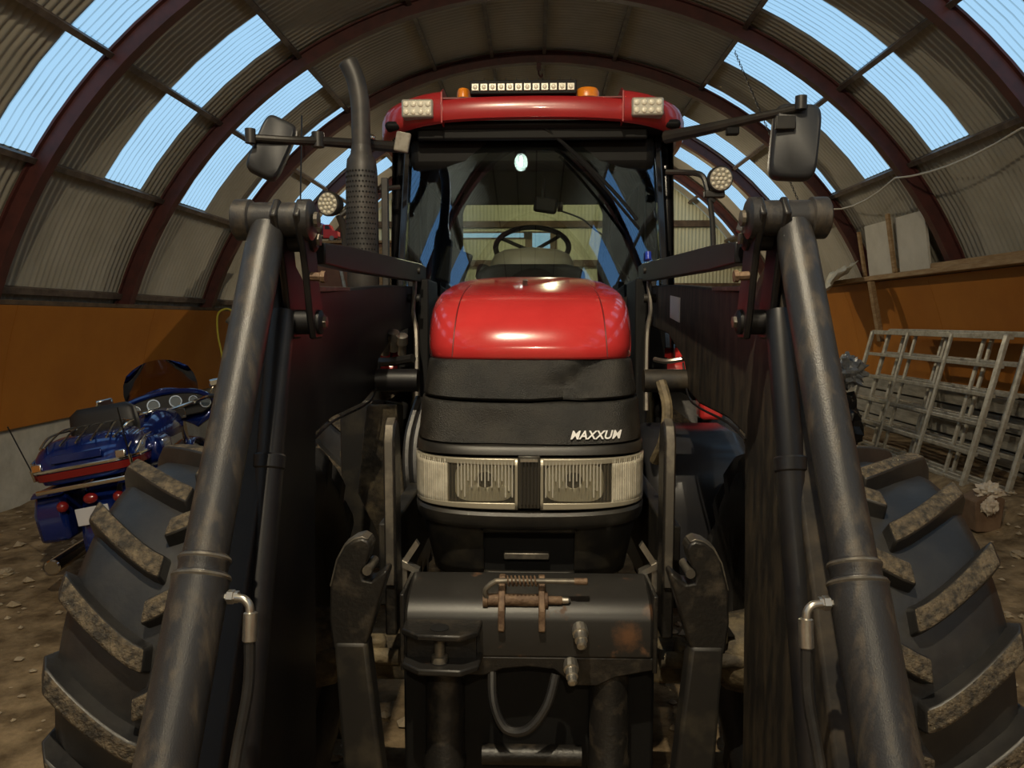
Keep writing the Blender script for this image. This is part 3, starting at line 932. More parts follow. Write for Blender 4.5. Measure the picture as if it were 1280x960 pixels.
# red rear mudguards
for sx in (-1, 1):
    rows = []
    for k in range(19):
        a = R(148 - 110 * k / 18)
        rr = 0.99
        rows.append([(sx * xx, 4.95 + (rr - dr) * cos(a), 0.86 + (rr - dr) * sin(a)) for xx, dr in ((.60, .0), (.62, -.02), (1.12, -.02), (1.15, .01), (1.15, .06))])
    MB().grid(rows).build('mudguard', 'tractor_red', tractor, solid=0.02, angle=50)
    MB().prism([(4.0, 1.18), (4.12, 1.18), (4.25, 1.62), (4.20, 1.78), (4.05, 1.70)], 'x', sx * .88, sx * 1.0).build('mudguard_front', 'tractor_red', tractor, bevel=0.02)
# fuel tank on the right, steps on the left
tk = MB().prism([(3.10, 0.55), (3.95, 0.50), (3.95, 1.12), (3.60, 1.22), (3.32, 1.22), (3.16, 1.12), (3.10, 0.9)], 'x', 0.47, 0.93)
tk.build('fuel_tank', 'tank_black', tractor, bevel=0.06, angle=60)
bb = MB().prism([(3.25, 0.62), (3.7, 0.62), (3.7, 1.30), (3.25, 1.36)], 'x', -0.82, -0.62).build('battery_box', 'dusty_black', tractor, bevel=0.012)
for z in (0.45, 0.75, 1.02):
    MB().box(-0.95, -0.62, 3.75, 3.98, z, z + 0.03).build('step', 'axle_mud', tractor, bevel=0.004)

# ---- loader: boom, front arm, cylinders, linkage (built for one side, mirrored for the other)
XB0, XB1 = 0.575, 0.635
boom_prof = [(4.08, 1.875), (3.2, 1.845), (2.35, 1.795), (2.02, 1.775), (1.90, 1.84), (1.82, 1.86), (1.79, 1.83), (1.71, 1.52), (1.42, 0.95), (1.12, 0.35), (1.98, 0.35), (2.03, 1.20), (2.05, 1.395), (2.22, 1.415), (2.62, 1.415), (2.80, 1.44), (2.90, 1.55), (3.25, 1.64), (4.08, 1.69)]
for sx in (-1, 1):
    def X(a, b): return (min(sx * a, sx * b), max(sx * a, sx * b))
    a, b = X(XB0, XB1)
    bo = MB().prism(boom_prof, 'x', a, b).build('loader_arm', 'loader_paint' if sx < 0 else 'loader_dusty', tractor, bevel=0.008)
    tagp(bo, 'black loader arm on the left of the picture' if sx < 0 else 'dust-streaked black loader arm on the right of the picture')
    # stiffening lip along the lower edge and a weld seam
    MB().tube([(sx * .573, y, z) for y, z in ((2.03, 1.385), (2.22, 1.405), (2.62, 1.405), (2.80, 1.43), (2.90, 1.54))], 0.004, 8).build('edge_weld', 'loader_paint', bo)
    MB().prism([(2.05, 1.775), (2.40, 1.79), (2.40, 1.802), (2.05, 1.790)], 'x', *X(.560, .66)).build('cover_plate', 'worn_steel', bo, bevel=0.002)
    MB().prism([(4.12, 1.90), (4.02, 1.94), (3.92, 1.90), (3.92, 1.66), (4.12, 1.66)], 'x', *X(.60, .63)).build('pivot_ear', 'loader_paint', bo, bevel=0.006)
    if sx > 0:
        MB().prism([(2.985, 1.69), (3.19, 1.71), (3.19, 1.80), (2.985, 1.785)], 'x', *X(.571, .5745)).build('sticker', 'sticker', bo)
    # tower plate and stub tube joining loader to tractor
    MB().cyl((sx * .60, 2.86, 1.475), (sx * .42, 2.86, 1.475), 0.043, n=24).build('stub_tube', 'loader_paint' if sx < 0 else 'loader_dusty', bo)
    MB().prism([(3.75, 1.90), (4.10, 1.90), (4.05, 0.85), (3.70, 0.85)], 'x', *X(.50, .56)).build('loader_tower', 'interior_black', tractor, bevel=0.01)
    MB().lathe((sx * .55, 4.0, 1.80), (sx, 0, 0), [(0, .04), (.14, .04)], 18).build('pivot_pin', 'worn_steel', bo)
    # knee cross tube (T-head)
    th = MB().lathe((sx * .485, 1.745, 1.925), (sx, 0, 0), [(0, .040), (.004, .046), (.022, .046), (.026, .039), (.135, .039), (.139, .046), (.172, .046), (.176, .040)], 26)
    tho = th.build('knee_tube', 'tube_paint', bo)
    MB().lathe((sx * .480, 1.745, 1.925), (-sx, 0, 0), [(0, .018), (.008, .018), (.010, .008)], 10).build('pin_cap', 'worn_steel', tho)
    # tilt cylinder: slim upper tube, collars, wide lower barrel
    A = Vector((sx * .585, 1.735, 1.905)); B = Vector((sx * .592, 0.80, 0.30))
    D = (B - A).normalized()
    L0 = 0.735
    ty = MB().lathe(A, D, [(0, .036), (.05, .041), (.10, .041), (L0, .041)], 30).build('tilt_cylinder', 'tube_paint', bo)
    tagp(ty, 'worn round dark grey cylinder sloping down from the loader knee')
    MB().lathe(A + D * L0, D, [(0, .041), (.003, .0455), (.012, .0465), (.018, .044), (.032, .044), (.035, .050), (.042, .052), (.050, .0505), (.056, .0505), (1.08, .0505), (1.09, .04)], 30).build('barrel', 'tube_paint', ty)
    wr = MB()
    wr.lathe(A + D * (L0 + .004), D, [(0, .046), (.004, .0478), (.009, .046)], 30).lathe(A + D * (L0 + .037), D, [(0, .051), (.004, .0532), (.009, .051)], 30)
    wr.build('collar', 'worn_steel', ty)
    # hydraulic elbow and hose on the inner side of the barrel
    e0 = A + D * (L0 + .075) + Vector((-sx * .050, 0, 0))
    ep = [e0 + Vector(q) for q in ((sx * .0, 0, 0), (-sx * .020, -.004, .0), (-sx * .036, -.006, -.002), (-sx * .046, -.008, -.014), (-sx * .048, -.012, -.036))]
    MB().lathe(e0 + Vector((sx * .008, 0, 0)), (-sx, 0, 0), [(0, .007), (.012, .007), (.013, .013), (.024, .013), (.025, .011), (.032, .011)], 6).build('hose_nut', 'zinc', ty, angle=20)
    MB().tube(ep[1:], 0.0075, 12).build('hose_elbow', 'zinc', ty)
    h0 = ep[-1]
    MB().lathe(h0 + Vector((0, .004, .012)), (0, -.18, -1), [(0, .009), (.002, .0125), (.050, .0125), (.052, .010)], 16).build('hose_ferrule', 'zinc', ty)
    MB().tube([h0 + Vector(q) for q in ((0, -.004, -.036), (0, -.018, -.12), (sx * .015, -.05, -.24), (sx * .02, -.12, -.42), (sx * .02, -.25, -.62))], 0.0105, 10).build('hose', 'rubber', ty)
    # second, darker cylinder tucked inside
    A2 = Vector((sx * .572, 1.78, 1.72)); B2 = Vector((sx * .574, 1.30, 0.30))
    D2 = (B2 - A2).normalized()
    c2 = MB().lathe(A2, D2, [(0, .027), (.03, .030), (.36, .030), (.362, .022), (.40, .022)], 24).build('lift_cylinder', 'loader_paint', bo)
    MB().lathe(A2 + D2 * .335, D2, [(0, .033), (.004, .036), (.03, .036), (.034, .033), (1.0, .033)], 24).build('barrel', 'loader_paint', c2)
    # knee link plates, pivot bolts
    for k, (xa, xb) in enumerate(((.500, .516), (.552, .568))):
        MB().prism([(1.77, 1.955), (1.725, 1.97), (1.69, 1.930), (1.735, 1.855), (1.76, 1.78), (1.78, 1.70), (1.80, 1.655), (1.86, 1.655), (1.875, 1.71), (1.84, 1.80), (1.815, 1.90), (1.80, 1.935)], 'x', *X(xa, xb)).build('link_plate', 'loader_paint', bo, bevel=0.005)
    for (y, z, r) in ((1.83, 1.695, .030), (1.79, 1.885, .028)):
        bl = MB().lathe((sx * .488, y, z), (sx, 0, 0), [(0, r * .7), (.006, r), (.08, r), (.084, r * .7)], 14).build('link_pin', 'loader_paint', bo)
        MB().lathe((sx * .489, y, z), (-sx, 0, 0), [(0, r * .5), (.008, r * .5), (.010, r * .25)], 6).build('pin_bolt', 'worn_steel', bl, angle=20)
    MB().lathe((sx * .500, 1.77, 1.80), (-sx, 0, -.05), [(0, .010), (.022, .010), (.024, .014), (.034, .014)], 8).build('pin_bolt', 'rust', bo)
    MB().obox((sx * .512, 1.84, 1.915), (.04, .035, .035), (0.3, 0.2, 0.4)).build('rod_eye', 'worn_steel', bo, bevel=0.008)
    # parallel link rod back to the tower
    rod = MB()
    p0, p1 = Vector((sx * .515, 1.88, 1.862)), Vector((sx * .56, 3.95, 1.935))
    rws = []
    for p, w, hh in ((p0, .020, .026), (p0 + (p1 - p0) * .15, .020, .034), (p1 + (p0 - p1) * .1, .022, .044), (p1, .020, .036)):
        rws.append([p + Vector(q) for q in ((-w, 0, -hh), (w, 0, -hh), (w, 0, hh), (-w, 0, hh))])
    rod.grid(rws, True, True, loop=True).build('link_rod', 'loader_paint', bo, bevel=0.004)
    # bent guard strap beside the bonnet
    st = [(sx * .545, 3.62, 1.96), (sx * .545, 3.60, 1.85), (sx * .548, 3.56, 1.74), (sx * .525, 3.50, 1.65), (sx * .515, 3.45, 1.50), (sx * .51, 3.40, 1.30)]
    MB().tube(st, 0.011, 6).build('guard_strap', 'worn_steel', tractor)
    MB().cyl((sx * .52, 3.62, 1.93), (sx * .58, 3.62, 1.93), .016).build('strap_bolt', 'dusty_black', tractor)
    MB().cyl((sx * .52, 3.60, 1.80), (sx * .58, 3.60, 1.80), .020).build('strap_bolt', 'dusty_black', tractor)
# hydraulic couplers and hoses seen between arm and bonnet
for i, (x, y, z) in enumerate(((-.60, 3.15, 1.56), (-.565, 3.15, 1.575), (-.53, 3.15, 1.56))):
    MB().lathe((x, y, z), (0.1, -.5, .85), [(0, .018), (.05, .018), (.052, .024), (.09, .024), (.095, .012)], 12).build('hydraulic_coupler', 'zinc', tractor)
MB().tube([(-.63, 3.1, 1.53), (-.55, 3.05, 1.535), (-.46, 3.0, 1.55)], .018, 8).build('hydraulic_hose', 'rubber', tractor)
MB().tube([(.49, 3.05, 1.545), (.53, 3.0, 1.54), (.60, 2.98, 1.552)], .010, 8).build('hydraulic_hose', 'zinc', tractor)
for i, x in enumerate((-.43, -.40, .40)):
    MB().tube([(x, 2.95, 1.40), (x - .03, 2.85, 1.25), (x - .02, 2.8, 1.08), (x + .02, 2.85, .92)], .016, 8).build('hydraulic_hose', 'rubber', tractor)
MB().tube([(.425, 2.5, 1.50), (.44, 2.46, 1.42), (.43, 2.45, 1.32), (.41, 2.5, 1.24)], .018, 8).build('hydraulic_hose', 'axle_mud', tractor)
MB().prism([(-.66, 1.36), (-.54, 1.36), (-.50, .85), (-.60, .78), (-.70, 1.0)], 'y', 3.05, 3.08).build('mounting_plate', 'axle_mud', tractor, bevel=0.006)

# ---- cab
YT, YB = 4.20, 4.02       # windscreen top and bottom
def scr(t, u):
    """point of the windscreen: u across -1..1, t from bottom 0 to top 1"""
    w = .705 - .045 * t
    return Vector((u * w, YB + (YT - YB) * t + 0.09 * u * u, 1.55 + 1.17 * t))
ws = MB().grid([[scr(t / 6, u / 8) for u in range(-8, 9)] for t in range(7)])
tagp(ws.build('windscreen', 'windscreen', tractor), 'large reflective windscreen')
for sx in (-1, 1):
    fr = [scr(t / 6, sx * 1.015) for t in range(7)]
    pl = MB()
    rws = []
    for p in fr:
        rws.append([p + Vector(q) for q in ((-sx * .012, -.025, 0), (sx * .022, -.02, 0), (sx * .050, .03, 0), (sx * .048, .08, 0), (-sx * .012, .05, 0))])
    pl.grid(rws, True, True, loop=True).build('front_pillar', 'pillar_gloss', tractor, bevel=0.006)
    MB().tube([p + Vector((sx * .060, .06, 0)) for p in fr], .013, 8).build('grab_rail', 'pillar_gloss', tractor)
    MB().prism([(4.95, 1.45), (5.03, 1.45), (5.05, 2.72), (4.97, 2.72)], 'x', sx * .72, sx * .80).build('door_pillar', 'black_plastic', tractor, bevel=0.008)
    MB().box(min(sx * .50, sx * .78), max(sx * .50, sx * .78), 5.55, 5.63, 1.45, 2.72).build('rear_pillar', 'interior_black', tractor, bevel=0.03)
    MB().prism([(4.10, 1.50), (4.98, 1.50), (5.0, 2.68), (4.26, 2.68)], 'x', sx * .755, sx * .760).build('door_glass', 'side_glass', tractor)
    MB().prism([(5.03, 1.70), (5.56, 1.70), (5.56, 2.68), (5.05, 2.68)], 'x', sx * .755, sx * .760).build('side_glass', 'side_glass', tractor)
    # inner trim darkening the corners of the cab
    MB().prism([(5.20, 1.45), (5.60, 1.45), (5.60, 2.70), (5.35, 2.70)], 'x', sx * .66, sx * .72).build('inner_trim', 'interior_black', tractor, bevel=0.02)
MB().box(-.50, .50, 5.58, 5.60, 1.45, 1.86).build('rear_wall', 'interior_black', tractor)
MB().box(-.50, .50, 5.60, 5.606, 1.86, 2.62).build('rear_window', 'rear_glass', tractor)
rwf = [(-.50, 5.52, 1.88), (-.52, 5.52, 2.40), (-.46, 5.52, 2.55), (-.36, 5.52, 2.58), (.36, 5.52, 2.58), (.46, 5.52, 2.55), (.52, 5.52, 2.40), (.48, 5.52, 2.1), (.50, 5.52, 1.88)]
MB().tube(rwf, .022, 10).build('rear_window_frame', 'interior_black', tractor)
MB().box(-.72, .72, 4.1, 5.6, 1.42, 1.50).build('cab_floor', 'interior_black', tractor)
MB().prism([(4.06, 1.45), (4.10, 1.45), (4.12, 1.82), (4.08, 1.82)], 'x', -.70, .70).build('cowl', 'interior_black', tractor)
# dashboard, wheel, seat
MB().prism([(-.30, 1.80), (.30, 1.80), (.285, 1.96), (.25, 1.985), (.18, 2.0), (-.18, 2.0), (-.25, 1.985), (-.285, 1.96)], 'y', 4.16, 4.42).build('dashboard', 'interior_black', tractor, bevel=0.02)
MB().grid([contour(z, y, w, .25, 3.0, 20) for z, y, w in ((1.98, 4.235, .245), (2.03, 4.245, .235), (2.07, 4.26, .215), (2.095, 4.30, .17), (2.105, 4.36, .08))], cap1=True).build('instrument_hood', 'dash_grey', tractor, angle=70)
sw_c = Vector((0, 4.58, 2.13)); tilt = R(38)
sw = [sw_c + Vector((.215 * cos(2 * pi * i / 40), .215 * sin(2 * pi * i / 40) * cos(tilt), -.215 * sin(2 * pi * i / 40) * sin(tilt) + 0.0)) for i in range(41)]
sw = [sw_c + Vector((q.x - sw_c.x, -(q.y - sw_c.y) , (q.z - sw_c.z))) for q in sw]
swo = MB().tube(sw, .016, 10, cap=False, smooth=False).build('steering_wheel', 'interior_black', tractor)
for g in (90, 210, 330):
    i = int(g / 9)
    MB().tube([sw_c - Vector((0, 0, .03)), sw[i]], .011, 8, smooth=False).build('spoke', 'interior_black', swo)
MB().tube([sw_c - Vector((0, .15, .25)), sw_c - Vector((0, 0, .02))], .03, 10, smooth=False).build('steering_column', 'interior_black', swo)
se = MB().box(-.24, .24, 4.75, 5.2, 1.72, 1.84).build('seat', 'interior_black', tractor, bevel=0.04)
# small things inside the screen
ir = MB().obox((0.075, 4.34, 2.335), (.13, .04, .085), (0, 0.15, 0)).build('camera_monitor', 'interior_black', tractor, bevel=0.015)
MB().cyl((.14, 4.33, 2.325), (.17, 4.33, 2.325), .028).build('monitor_knob', 'interior_black', ir)
MB().cyl((.06, 4.35, 2.37), (.06, 4.4, 2.50), .010).build('monitor_stem', 'interior_black', ir)
MB().tube([(.15, 4.36, 2.31), (.28, 4.42, 2.27), (.36, 4.5, 2.22), (.42, 4.5, 2.18)], .005, 6).build('cable', 'interior_black', tractor)
MB().tube([(.38, 4.9, 2.52), (.50, 4.85, 2.50), (.52, 4.8, 2.36), (.47, 4.75, 2.20), (.49, 4.7, 2.08), (.60, 4.65, 1.9)], .012, 8).build('cab_rail', 'interior_black', tractor)
MB().tube([(-.44, 4.9, 2.50), (-.52, 4.9, 2.36), (-.48, 4.85, 2.22), (-.46, 4.8, 2.08), (-.50, 4.75, 1.95)], .012, 8).build('cab_rail', 'interior_black', tractor)
MB().obox((-.44, 4.38, 2.00), (.16, .06, .20), (0.1, 0.35, 0.2)).build('terminal_screen', 'interior_black', tractor, bevel=0.015)
MB().obox((-.27, 4.25, 1.96), (.07, .05, .09), (0, 0.2, 0)).build('phone_holder', 'interior_black', tractor, bevel=0.02)
MB().cyl((.62, 4.15, 2.02), (.62, 4.16, 2.06), .016).build('door_knob', 'toy_blue', tractor)

# ---- roof
RA, RYC, RB, RN = .85, 4.82, .84, 4.2
def roof_pt(x, a, b, z): return (x, RYC - b * max(0.0, 1 - min(abs(x) / a, 1) ** RN) ** (1 / RN), z)
rcen = MB().grid([[roof_pt(-.455 + .91 * i / 16, RA, b, z - .012 * (x_ / 8 - 1) ** 2) for i, x_ in enumerate(range(17))] for z, b in ((2.725, .78), (2.73, .812), (2.75, .822), (2.81, .822), (2.835, .806), (2.845, .76), (2.85, .1))])
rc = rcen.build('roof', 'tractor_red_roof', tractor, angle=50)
tagp(rc, 'red cab roof with black underside')
MB().box(-.455, .455, 4.02, 4.03, 2.825, 2.832).build('roof_seam', 'seam', rc)
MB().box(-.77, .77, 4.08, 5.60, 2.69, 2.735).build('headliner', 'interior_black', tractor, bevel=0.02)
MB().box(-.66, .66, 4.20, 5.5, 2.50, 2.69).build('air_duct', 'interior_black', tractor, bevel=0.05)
MB().box(-.60, .60, 4.10, 4.14, 2.64, 2.70).build('blind_roll', 'interior_black', tractor, bevel=0.01)
for sx in (-1, 1):
    rows = []
    for z, s_ in ((2.690, .955), (2.700, .985), (2.73, 1.0), (2.80, 1.0), (2.835, .985), (2.855, .94), (2.862, .86)):
        r = []
        for i in range(31):
            t = i / 30
            # from the inner front edge round the corner and back along the side
            g = (0.05 + 0.95 * t)
            ang = g * pi * 0.62
            if i == 0:
                x, y = .462, RYC - RB * s_ * (1 - (.462 / RA) ** RN) ** (1 / RN)
            else:
                x = RA * s_ * math.copysign(abs(sin(ang)) ** (2 / RN), 1)
                y = RYC - (RB + .012) * s_ * math.copysign(abs(cos(ang)) ** (2 / RN), cos(ang))
                x = max(x, .462)
            r.append((sx * x, y, z - .05 * max(0, (x - .462) / .39) ** 1.5 + .012))
        rows.append(r)
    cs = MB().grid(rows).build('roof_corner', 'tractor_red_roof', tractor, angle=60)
    # square LED work light let into the corner
    x0 = sx * .58
    lb = MB().box(x0 - .080, x0 + .080, 3.965, 4.05, 2.722, 2.812).build('work_light', 'led_grey', tractor, bevel=0.01)
    tagp(lb, 'square work light with eight lenses in the roof corner')
    for a in range(4):
        for b in range(2):
            MB().ball((x0 - .056 + a * .037, 3.963, 2.748 + b * .038), (.015, .006, .015), 12, 7).build('led', 'led_white', lb)
    MB().prism([(3.99, 2.70), (4.5, 2.70), (4.5, 2.89), (4.06, 2.885), (3.985, 2.85)], 'x', sx * .455, sx * .462).build('roof_rib', 'tractor_red_roof', tractor)
    # amber beacon
    bc = MB()
    xb = .285 if sx > 0 else -.355
    wbx = .062 if sx > 0 else .035
    bc.grid([contour(z, y, w, .09, 2.6, 16) for z, y, w in ((2.838, 4.03, wbx), (2.87, 4.03, wbx), (2.885, 4.04, wbx * .9), (2.892, 4.06, wbx * .6))], cap1=True)
    bc.v = [(q[0] + xb, q[1], q[2]) for q in bc.v]
    tagp(bc.build('beacon', 'amber', tractor), 'amber beacon on the cab roof')
# LED bar
bar = MB().box(-.315, .225, 4.0, 4.07, 2.842, 2.910).build('light_bar', 'interior_black', tractor, bevel=0.004)
tagp(bar, 'long LED light bar on the roof edge')
for i in range(12):
    x = -.288 + i * .0440
    MB().box(x - .019, x + .019, 3.994, 4.003, 2.856, 2.893).build('led', 'led_grey', bar, bevel=0.003)
    MB().ball((x, 3.993, 2.875), (.012, .005, .012), 10, 7).build('led', 'led_white', bar)
for i in range(10):
    MB().box(-.30 + i * .055, -.297 + i * .055, 4.005, 4.06, 2.91, 2.922).build('cooling_fin', 'interior_black', bar)
# wiper
wp = MB().tube([(.06, 4.10, 2.70), (.20, 4.12, 2.59), (.42, 4.11, 2.38), (.55, 4.08, 2.22)], .010, 8).build('wiper', 'interior_black', tractor)
MB().tube([(.16, 4.09, 2.62), (.34, 4.085, 2.43), (.56, 4.07, 2.17)], .008, 6).build('wiper_blade', 'interior_black', wp)
# ---- mirrors
def rbox(cx, cy, cz, w, h, d, rotx=0, roty=0, rotz=0):
    from mathutils import Euler
    M = Euler((rotx, roty, rotz)).to_matrix()
    mb = MB()
    rows = []
    for t, s_ in ((0, .86), (.12, .95), (.4, 1.0), (1.0, 1.0)):
        r = []
        for i in range(40):
            g = 2 * pi * i / 40
            q = Vector((w / 2 * s_ * math.copysign(abs(cos(g)) ** .38, cos(g)), -d / 2 + d * t, h / 2 * s_ * math.copysign(abs(sin(g)) ** .38, sin(g))))
            r.append(M @ q + Vector((cx, cy, cz)))
        rows.append(r)
    return mb.grid(rows, True, True, loop=True)
mr = rbox(1.225, 3.70, 2.525, .215, .345, .085, rotz=-.15, roty=R(4)).build('wing_mirror', 'mirror_shell', tractor, angle=40)
tagp(mr, 'black wing mirror on the right of the picture')
ma = MB().tube([(.69, 4.08, 2.640), (.86, 3.92, 2.640), (1.04, 3.76, 2.648), (1.22, 3.64, 2.665)], lambda t: .034 - .018 * t, 10).build('mirror_arm', 'black_plastic', mr)
MB().cyl((1.225, 3.63, 2.655), (1.225, 3.63, 2.715), .026).build('mirror_clamp', 'black_plastic', mr)
MB().obox((1.16, 3.64, 2.60), (.09, .02, .06)).build('mirror_badge', 'black_plastic', mr, bevel=0.004)
MB().obox((.96, 3.80, 2.60), (.06, .04, .035)).build('marker', 'interior_black', mr, bevel=0.006)
ml = rbox(-1.235, 3.70, 2.515, .16, .29, .085, rotz=.25, roty=R(24)).build('wing_mirror', 'mirror_shell', tractor, angle=40)
tagp(ml, 'tilted grey wing mirror on the left of the picture')
MB().tube([(-.68, 4.10, 2.60), (-.80, 3.95, 2.58), (-1.00, 3.78, 2.56), (-1.14, 3.68, 2.545), (-1.30, 3.62, 2.545)], lambda t: .030 - .014 * t, 10).build('mirror_arm', 'black_plastic', ml)
MB().cyl((-1.30, 3.60, 2.515), (-1.30, 3.60, 2.58), .024).build('mirror_clamp', 'black_plastic', ml)
MB().cyl((-1.03, 3.76, 2.53), (-1.03, 3.76, 2.60), .030).build('mirror_clamp', 'black_plastic', ml)
MB().obox((-.665, 4.02, 2.61), (.075, .03, .10), (0, .2, 0)).build('mirror_bracket', 'plank_grey', ml, bevel=0.008)
MB().ball((-.80, 3.93, 2.612), .016).build('glint_bead', 'chrome', ml)  # chrome bead added to make a bright glint on the mirror arm
# ---- round spot lights on stalks
def spot(c, d, name_label):
    c = Vector(c); d = Vector(d).normalized()
    s_ = MB().lathe(c, d, [(-.075, .03), (-.07, .05), (-.03, .062), (0, .064), (.006, .060)], 26).build('spot_light', 'black_plastic', tractor)
    tagp(s_, name_label)
    a, b, _ = frame_from(d)
    lens = MB().lathe(c + d * .004, d, [(0, .056), (.004, .056)], 26).build('spot_lens', 'led_grey', s_)
    for k, (n, r) in enumerate(((1, 0), (6, .022), (11, .044))):
        for i in range(n):
            g = 2 * pi * i / n
            MB().ball(c + d * .009 + (a * cos(g) + b * sin(g)) * r, .0085, 8, 5).build('led', 'led_white', s_)
    return s_
s1 = spot((.945, 3.95, 2.405), (.08, -1, -.10), 'round spot light on a bent stalk, right of the cab')
MB().tube([(.70, 4.12, 2.47), (.80, 4.08, 2.46), (.87, 4.02, 2.43), (.90, 4.0, 2.33), (.93, 4.0, 2.30)], .015, 8).build('stalk', 'black_plastic', s1)
MB().tube([(.90, 4.0, 2.33), (.92, 4.0, 2.2), (.93, 4.0, 2.02)], .014, 8).build('hand_rail', 'black_plastic', s1)
MB().obox((.925, 4.0, 2.335), (.10, .05, .035)).build('stalk_clamp', 'black_plastic', s1, bevel=0.006)
s2 = spot((-1.045, 3.98, 2.295), (-.30, -1, -.05), 'round spot light on a stalk, left of the exhaust')
MB().tube([(-1.0, 4.02, 2.24), (-.98, 4.05, 2.15), (-.98, 4.05, 1.98)], .018, 8).build('stalk', 'black_plastic', s2)
MB().tube([(-.70, 4.12, 2.40), (-.84, 4.05, 2.36), (-.99, 4.02, 2.24)], .014, 8).build('stalk', 'black_plastic', s2)
# ---- exhaust stack
exx, exy = -.785, 3.60
ex = MB().lathe((exx, exy, 1.20), (0, 0, 1), [(0, .062), (.02, .074), (.96, .074), (1.05, .074), (1.18, .072), (1.235, .066), (1.26, .050), (1.30, .044)], 32).build('exhaust_stack', 'exhaust_black', tractor)
tagp(ex, 'black exhaust stack with perforated shield and angled tip')
MB().tube([(exx, exy, 2.46), (exx, exy, 2.60), (exx - .003, exy, 2.70), (exx - .022, exy, 2.80), (exx - .055, exy, 2.875)], .043, 24, cap=False).build('exhaust_tip', 'exhaust_black', ex, solid=0.003)
MB().cyl((exx, exy, 1.30), (exx, exy, 1.32), .078, n=32).build('clamp', 'worn_steel', ex)
holes = MB()
for r_ in range(20):
    z = 1.93 + r_ * .0235
    for c_ in range(11):
        g = R(-152 + c_ * 12 + (6 if r_ % 2 else 0))
        p = Vector((exx + .0745 * cos(g), exy + .0745 * sin(g), z))
        holes.cyl(p - Vector((cos(g), sin(g), 0)) * .002, p + Vector((cos(g), sin(g), 0)) * .0006, .0046, n=6)
ho = holes.build('perforations', 'hole_black', ex, smooth=False)
ho['kind'] = 'stuff'
MB().box(exx + .085, exx + .115, 3.62, 3.66, 1.6, 2.36).build('heat_shield', 'exhaust_black', ex, bevel=0.004)

# ================================================================== THE MOTORCYCLE
def bike_frame():
    global ORG
    ORG = Vector((0, 0, 0))
# built upright at the origin, nose towards +y, then leaned on its side stand
bike = empty('motorcycle', (-2.72, 5.05, 0))
bike_frame()
bike.rotation_euler = (0, R(-10), R(8))
tag(bike, 'blue touring motorcycle with chrome luggage rack standing beside the left tyre', 'motorcycle')
def wheel_b(y, r, name):
    t = MB().lathe((-.065, y, r), (1, 0, 0), [(0, r - .10), (.005, r - .06), (.03, r - .01), (.065, r), (.10, r - .01), (.125, r - .06), (.13, r - .10)], 36).build(name, 'rubber', bike)
    MB().lathe((-.04, y, r), (1, 0, 0), [(0, r - .11), (.02, r - .12), (.06, r - .12), (.08, r - .11)], 30).build('rim', 'chrome', t)
    return t
wheel_b(0.0, .32, 'rear_wheel')
wheel_b(1.62, .32, 'front_wheel')
# tour trunk, lower tub and lid
def rounded(rows, cy, n=4.0, na=48):
    g = []
    for z, hw, hd, dy in rows:
        r = []
        for i in range(na):
            t = 2 * pi * i / na
            r.append((hw * math.copysign(abs(cos(t)) ** (2 / n), cos(t)), cy + dy + hd * math.copysign(abs(sin(t)) ** (2 / n), sin(t)), z))
        g.append(r)
    return MB().grid(g, True, True, loop=True)
ORG = Vector((0, 0, 0.085))
tub = rounded([(.80, .24, .17, 0), (.81, .28, .20, 0), (.88, .315, .225, 0), (.905, .32, .23, 0)], -.22).build('trunk', 'bike_blue', bike, angle=50)
tagp(tub, 'blue hard luggage trunk with red light band')
rounded([(.892, .326, .238, 0), (.897, .330, .242, 0), (.907, .330, .242, 0), (.912, .326, .238, 0)], -.22).build('chrome_band', 'chrome', tub)
rounded([(.835, .304, .214, 0), (.840, .312, .222, 0), (.882, .322, .232, 0), (.886, .316, .228, 0)], -.22).build('light_band', 'bike_red', tub)
lid = rounded([(.912, .322, .232, 0), (.96, .315, .225, .01), (1.02, .285, .20, .03), (1.06, .24, .17, .05), (1.075, .18, .12, .06)], -.22).build('trunk_lid', 'bike_blue', tub, angle=60)
MB().obox((0, -.452, .965), (.30, .01, .05), (R(-14), 0, 0)).build('lid_badge', 'bike_blue', lid, bevel=0.004)
for sx in (-1, 1):
    MB().obox((sx * .25, -.43, .93), (.06, .02, .05), (R(-10), 0, 0)).build('latch', 'chrome', lid, bevel=0.006)
    pod = rounded([(.80, .06, .10, 0), (.83, .085, .13, 0), (.93, .085, .13, 0), (.97, .05, .10, 0)], .02)
    pod.v = [(q[0] + sx * .30, q[1], q[2]) for q in pod.v]
    pod.build('speaker_pod', 'bike_blue', tub, angle=50)
    # whip antenna
    MB().tube([(sx * .29, -.40, .88), (sx * .32, -.50, 1.22)], .0045, 6, smooth=False).build('antenna', 'bike_black', bike)
    MB().cyl((sx * .29, -.40, .85), (sx * .294, -.413, .92), .010).build('antenna_base', 'chrome', bike)
# chrome luggage rack on the lid
rk = MB()
rk.tube([(-.22, -.40, 1.04), (-.24, -.20, 1.095), (-.18, .0, 1.10), (.18, .0, 1.10), (.24, -.20, 1.095), (.22, -.40, 1.04)], .008, 8)
rk_o = rk.build('luggage_rack', 'chrome', bike)
for i in range(5):
    x = -.16 + i * .08
    MB().tube([(x, -.02, 1.115), (x * 1.05, -.20, 1.115), (x * 1.15, -.42, 1.045)], .006, 6).build('rack_bar', 'chrome', rk_o)
for x, z in ((-.29, 1.0), (.29, 1.0), (.33, .965)):
    MB().tube([(x, -.40, z - .04), (x * .96, -.2, z + .02), (x * .9, -.0, z + .03)], .006, 6).build('side_rail', 'chrome', rk_o)
bike_frame()
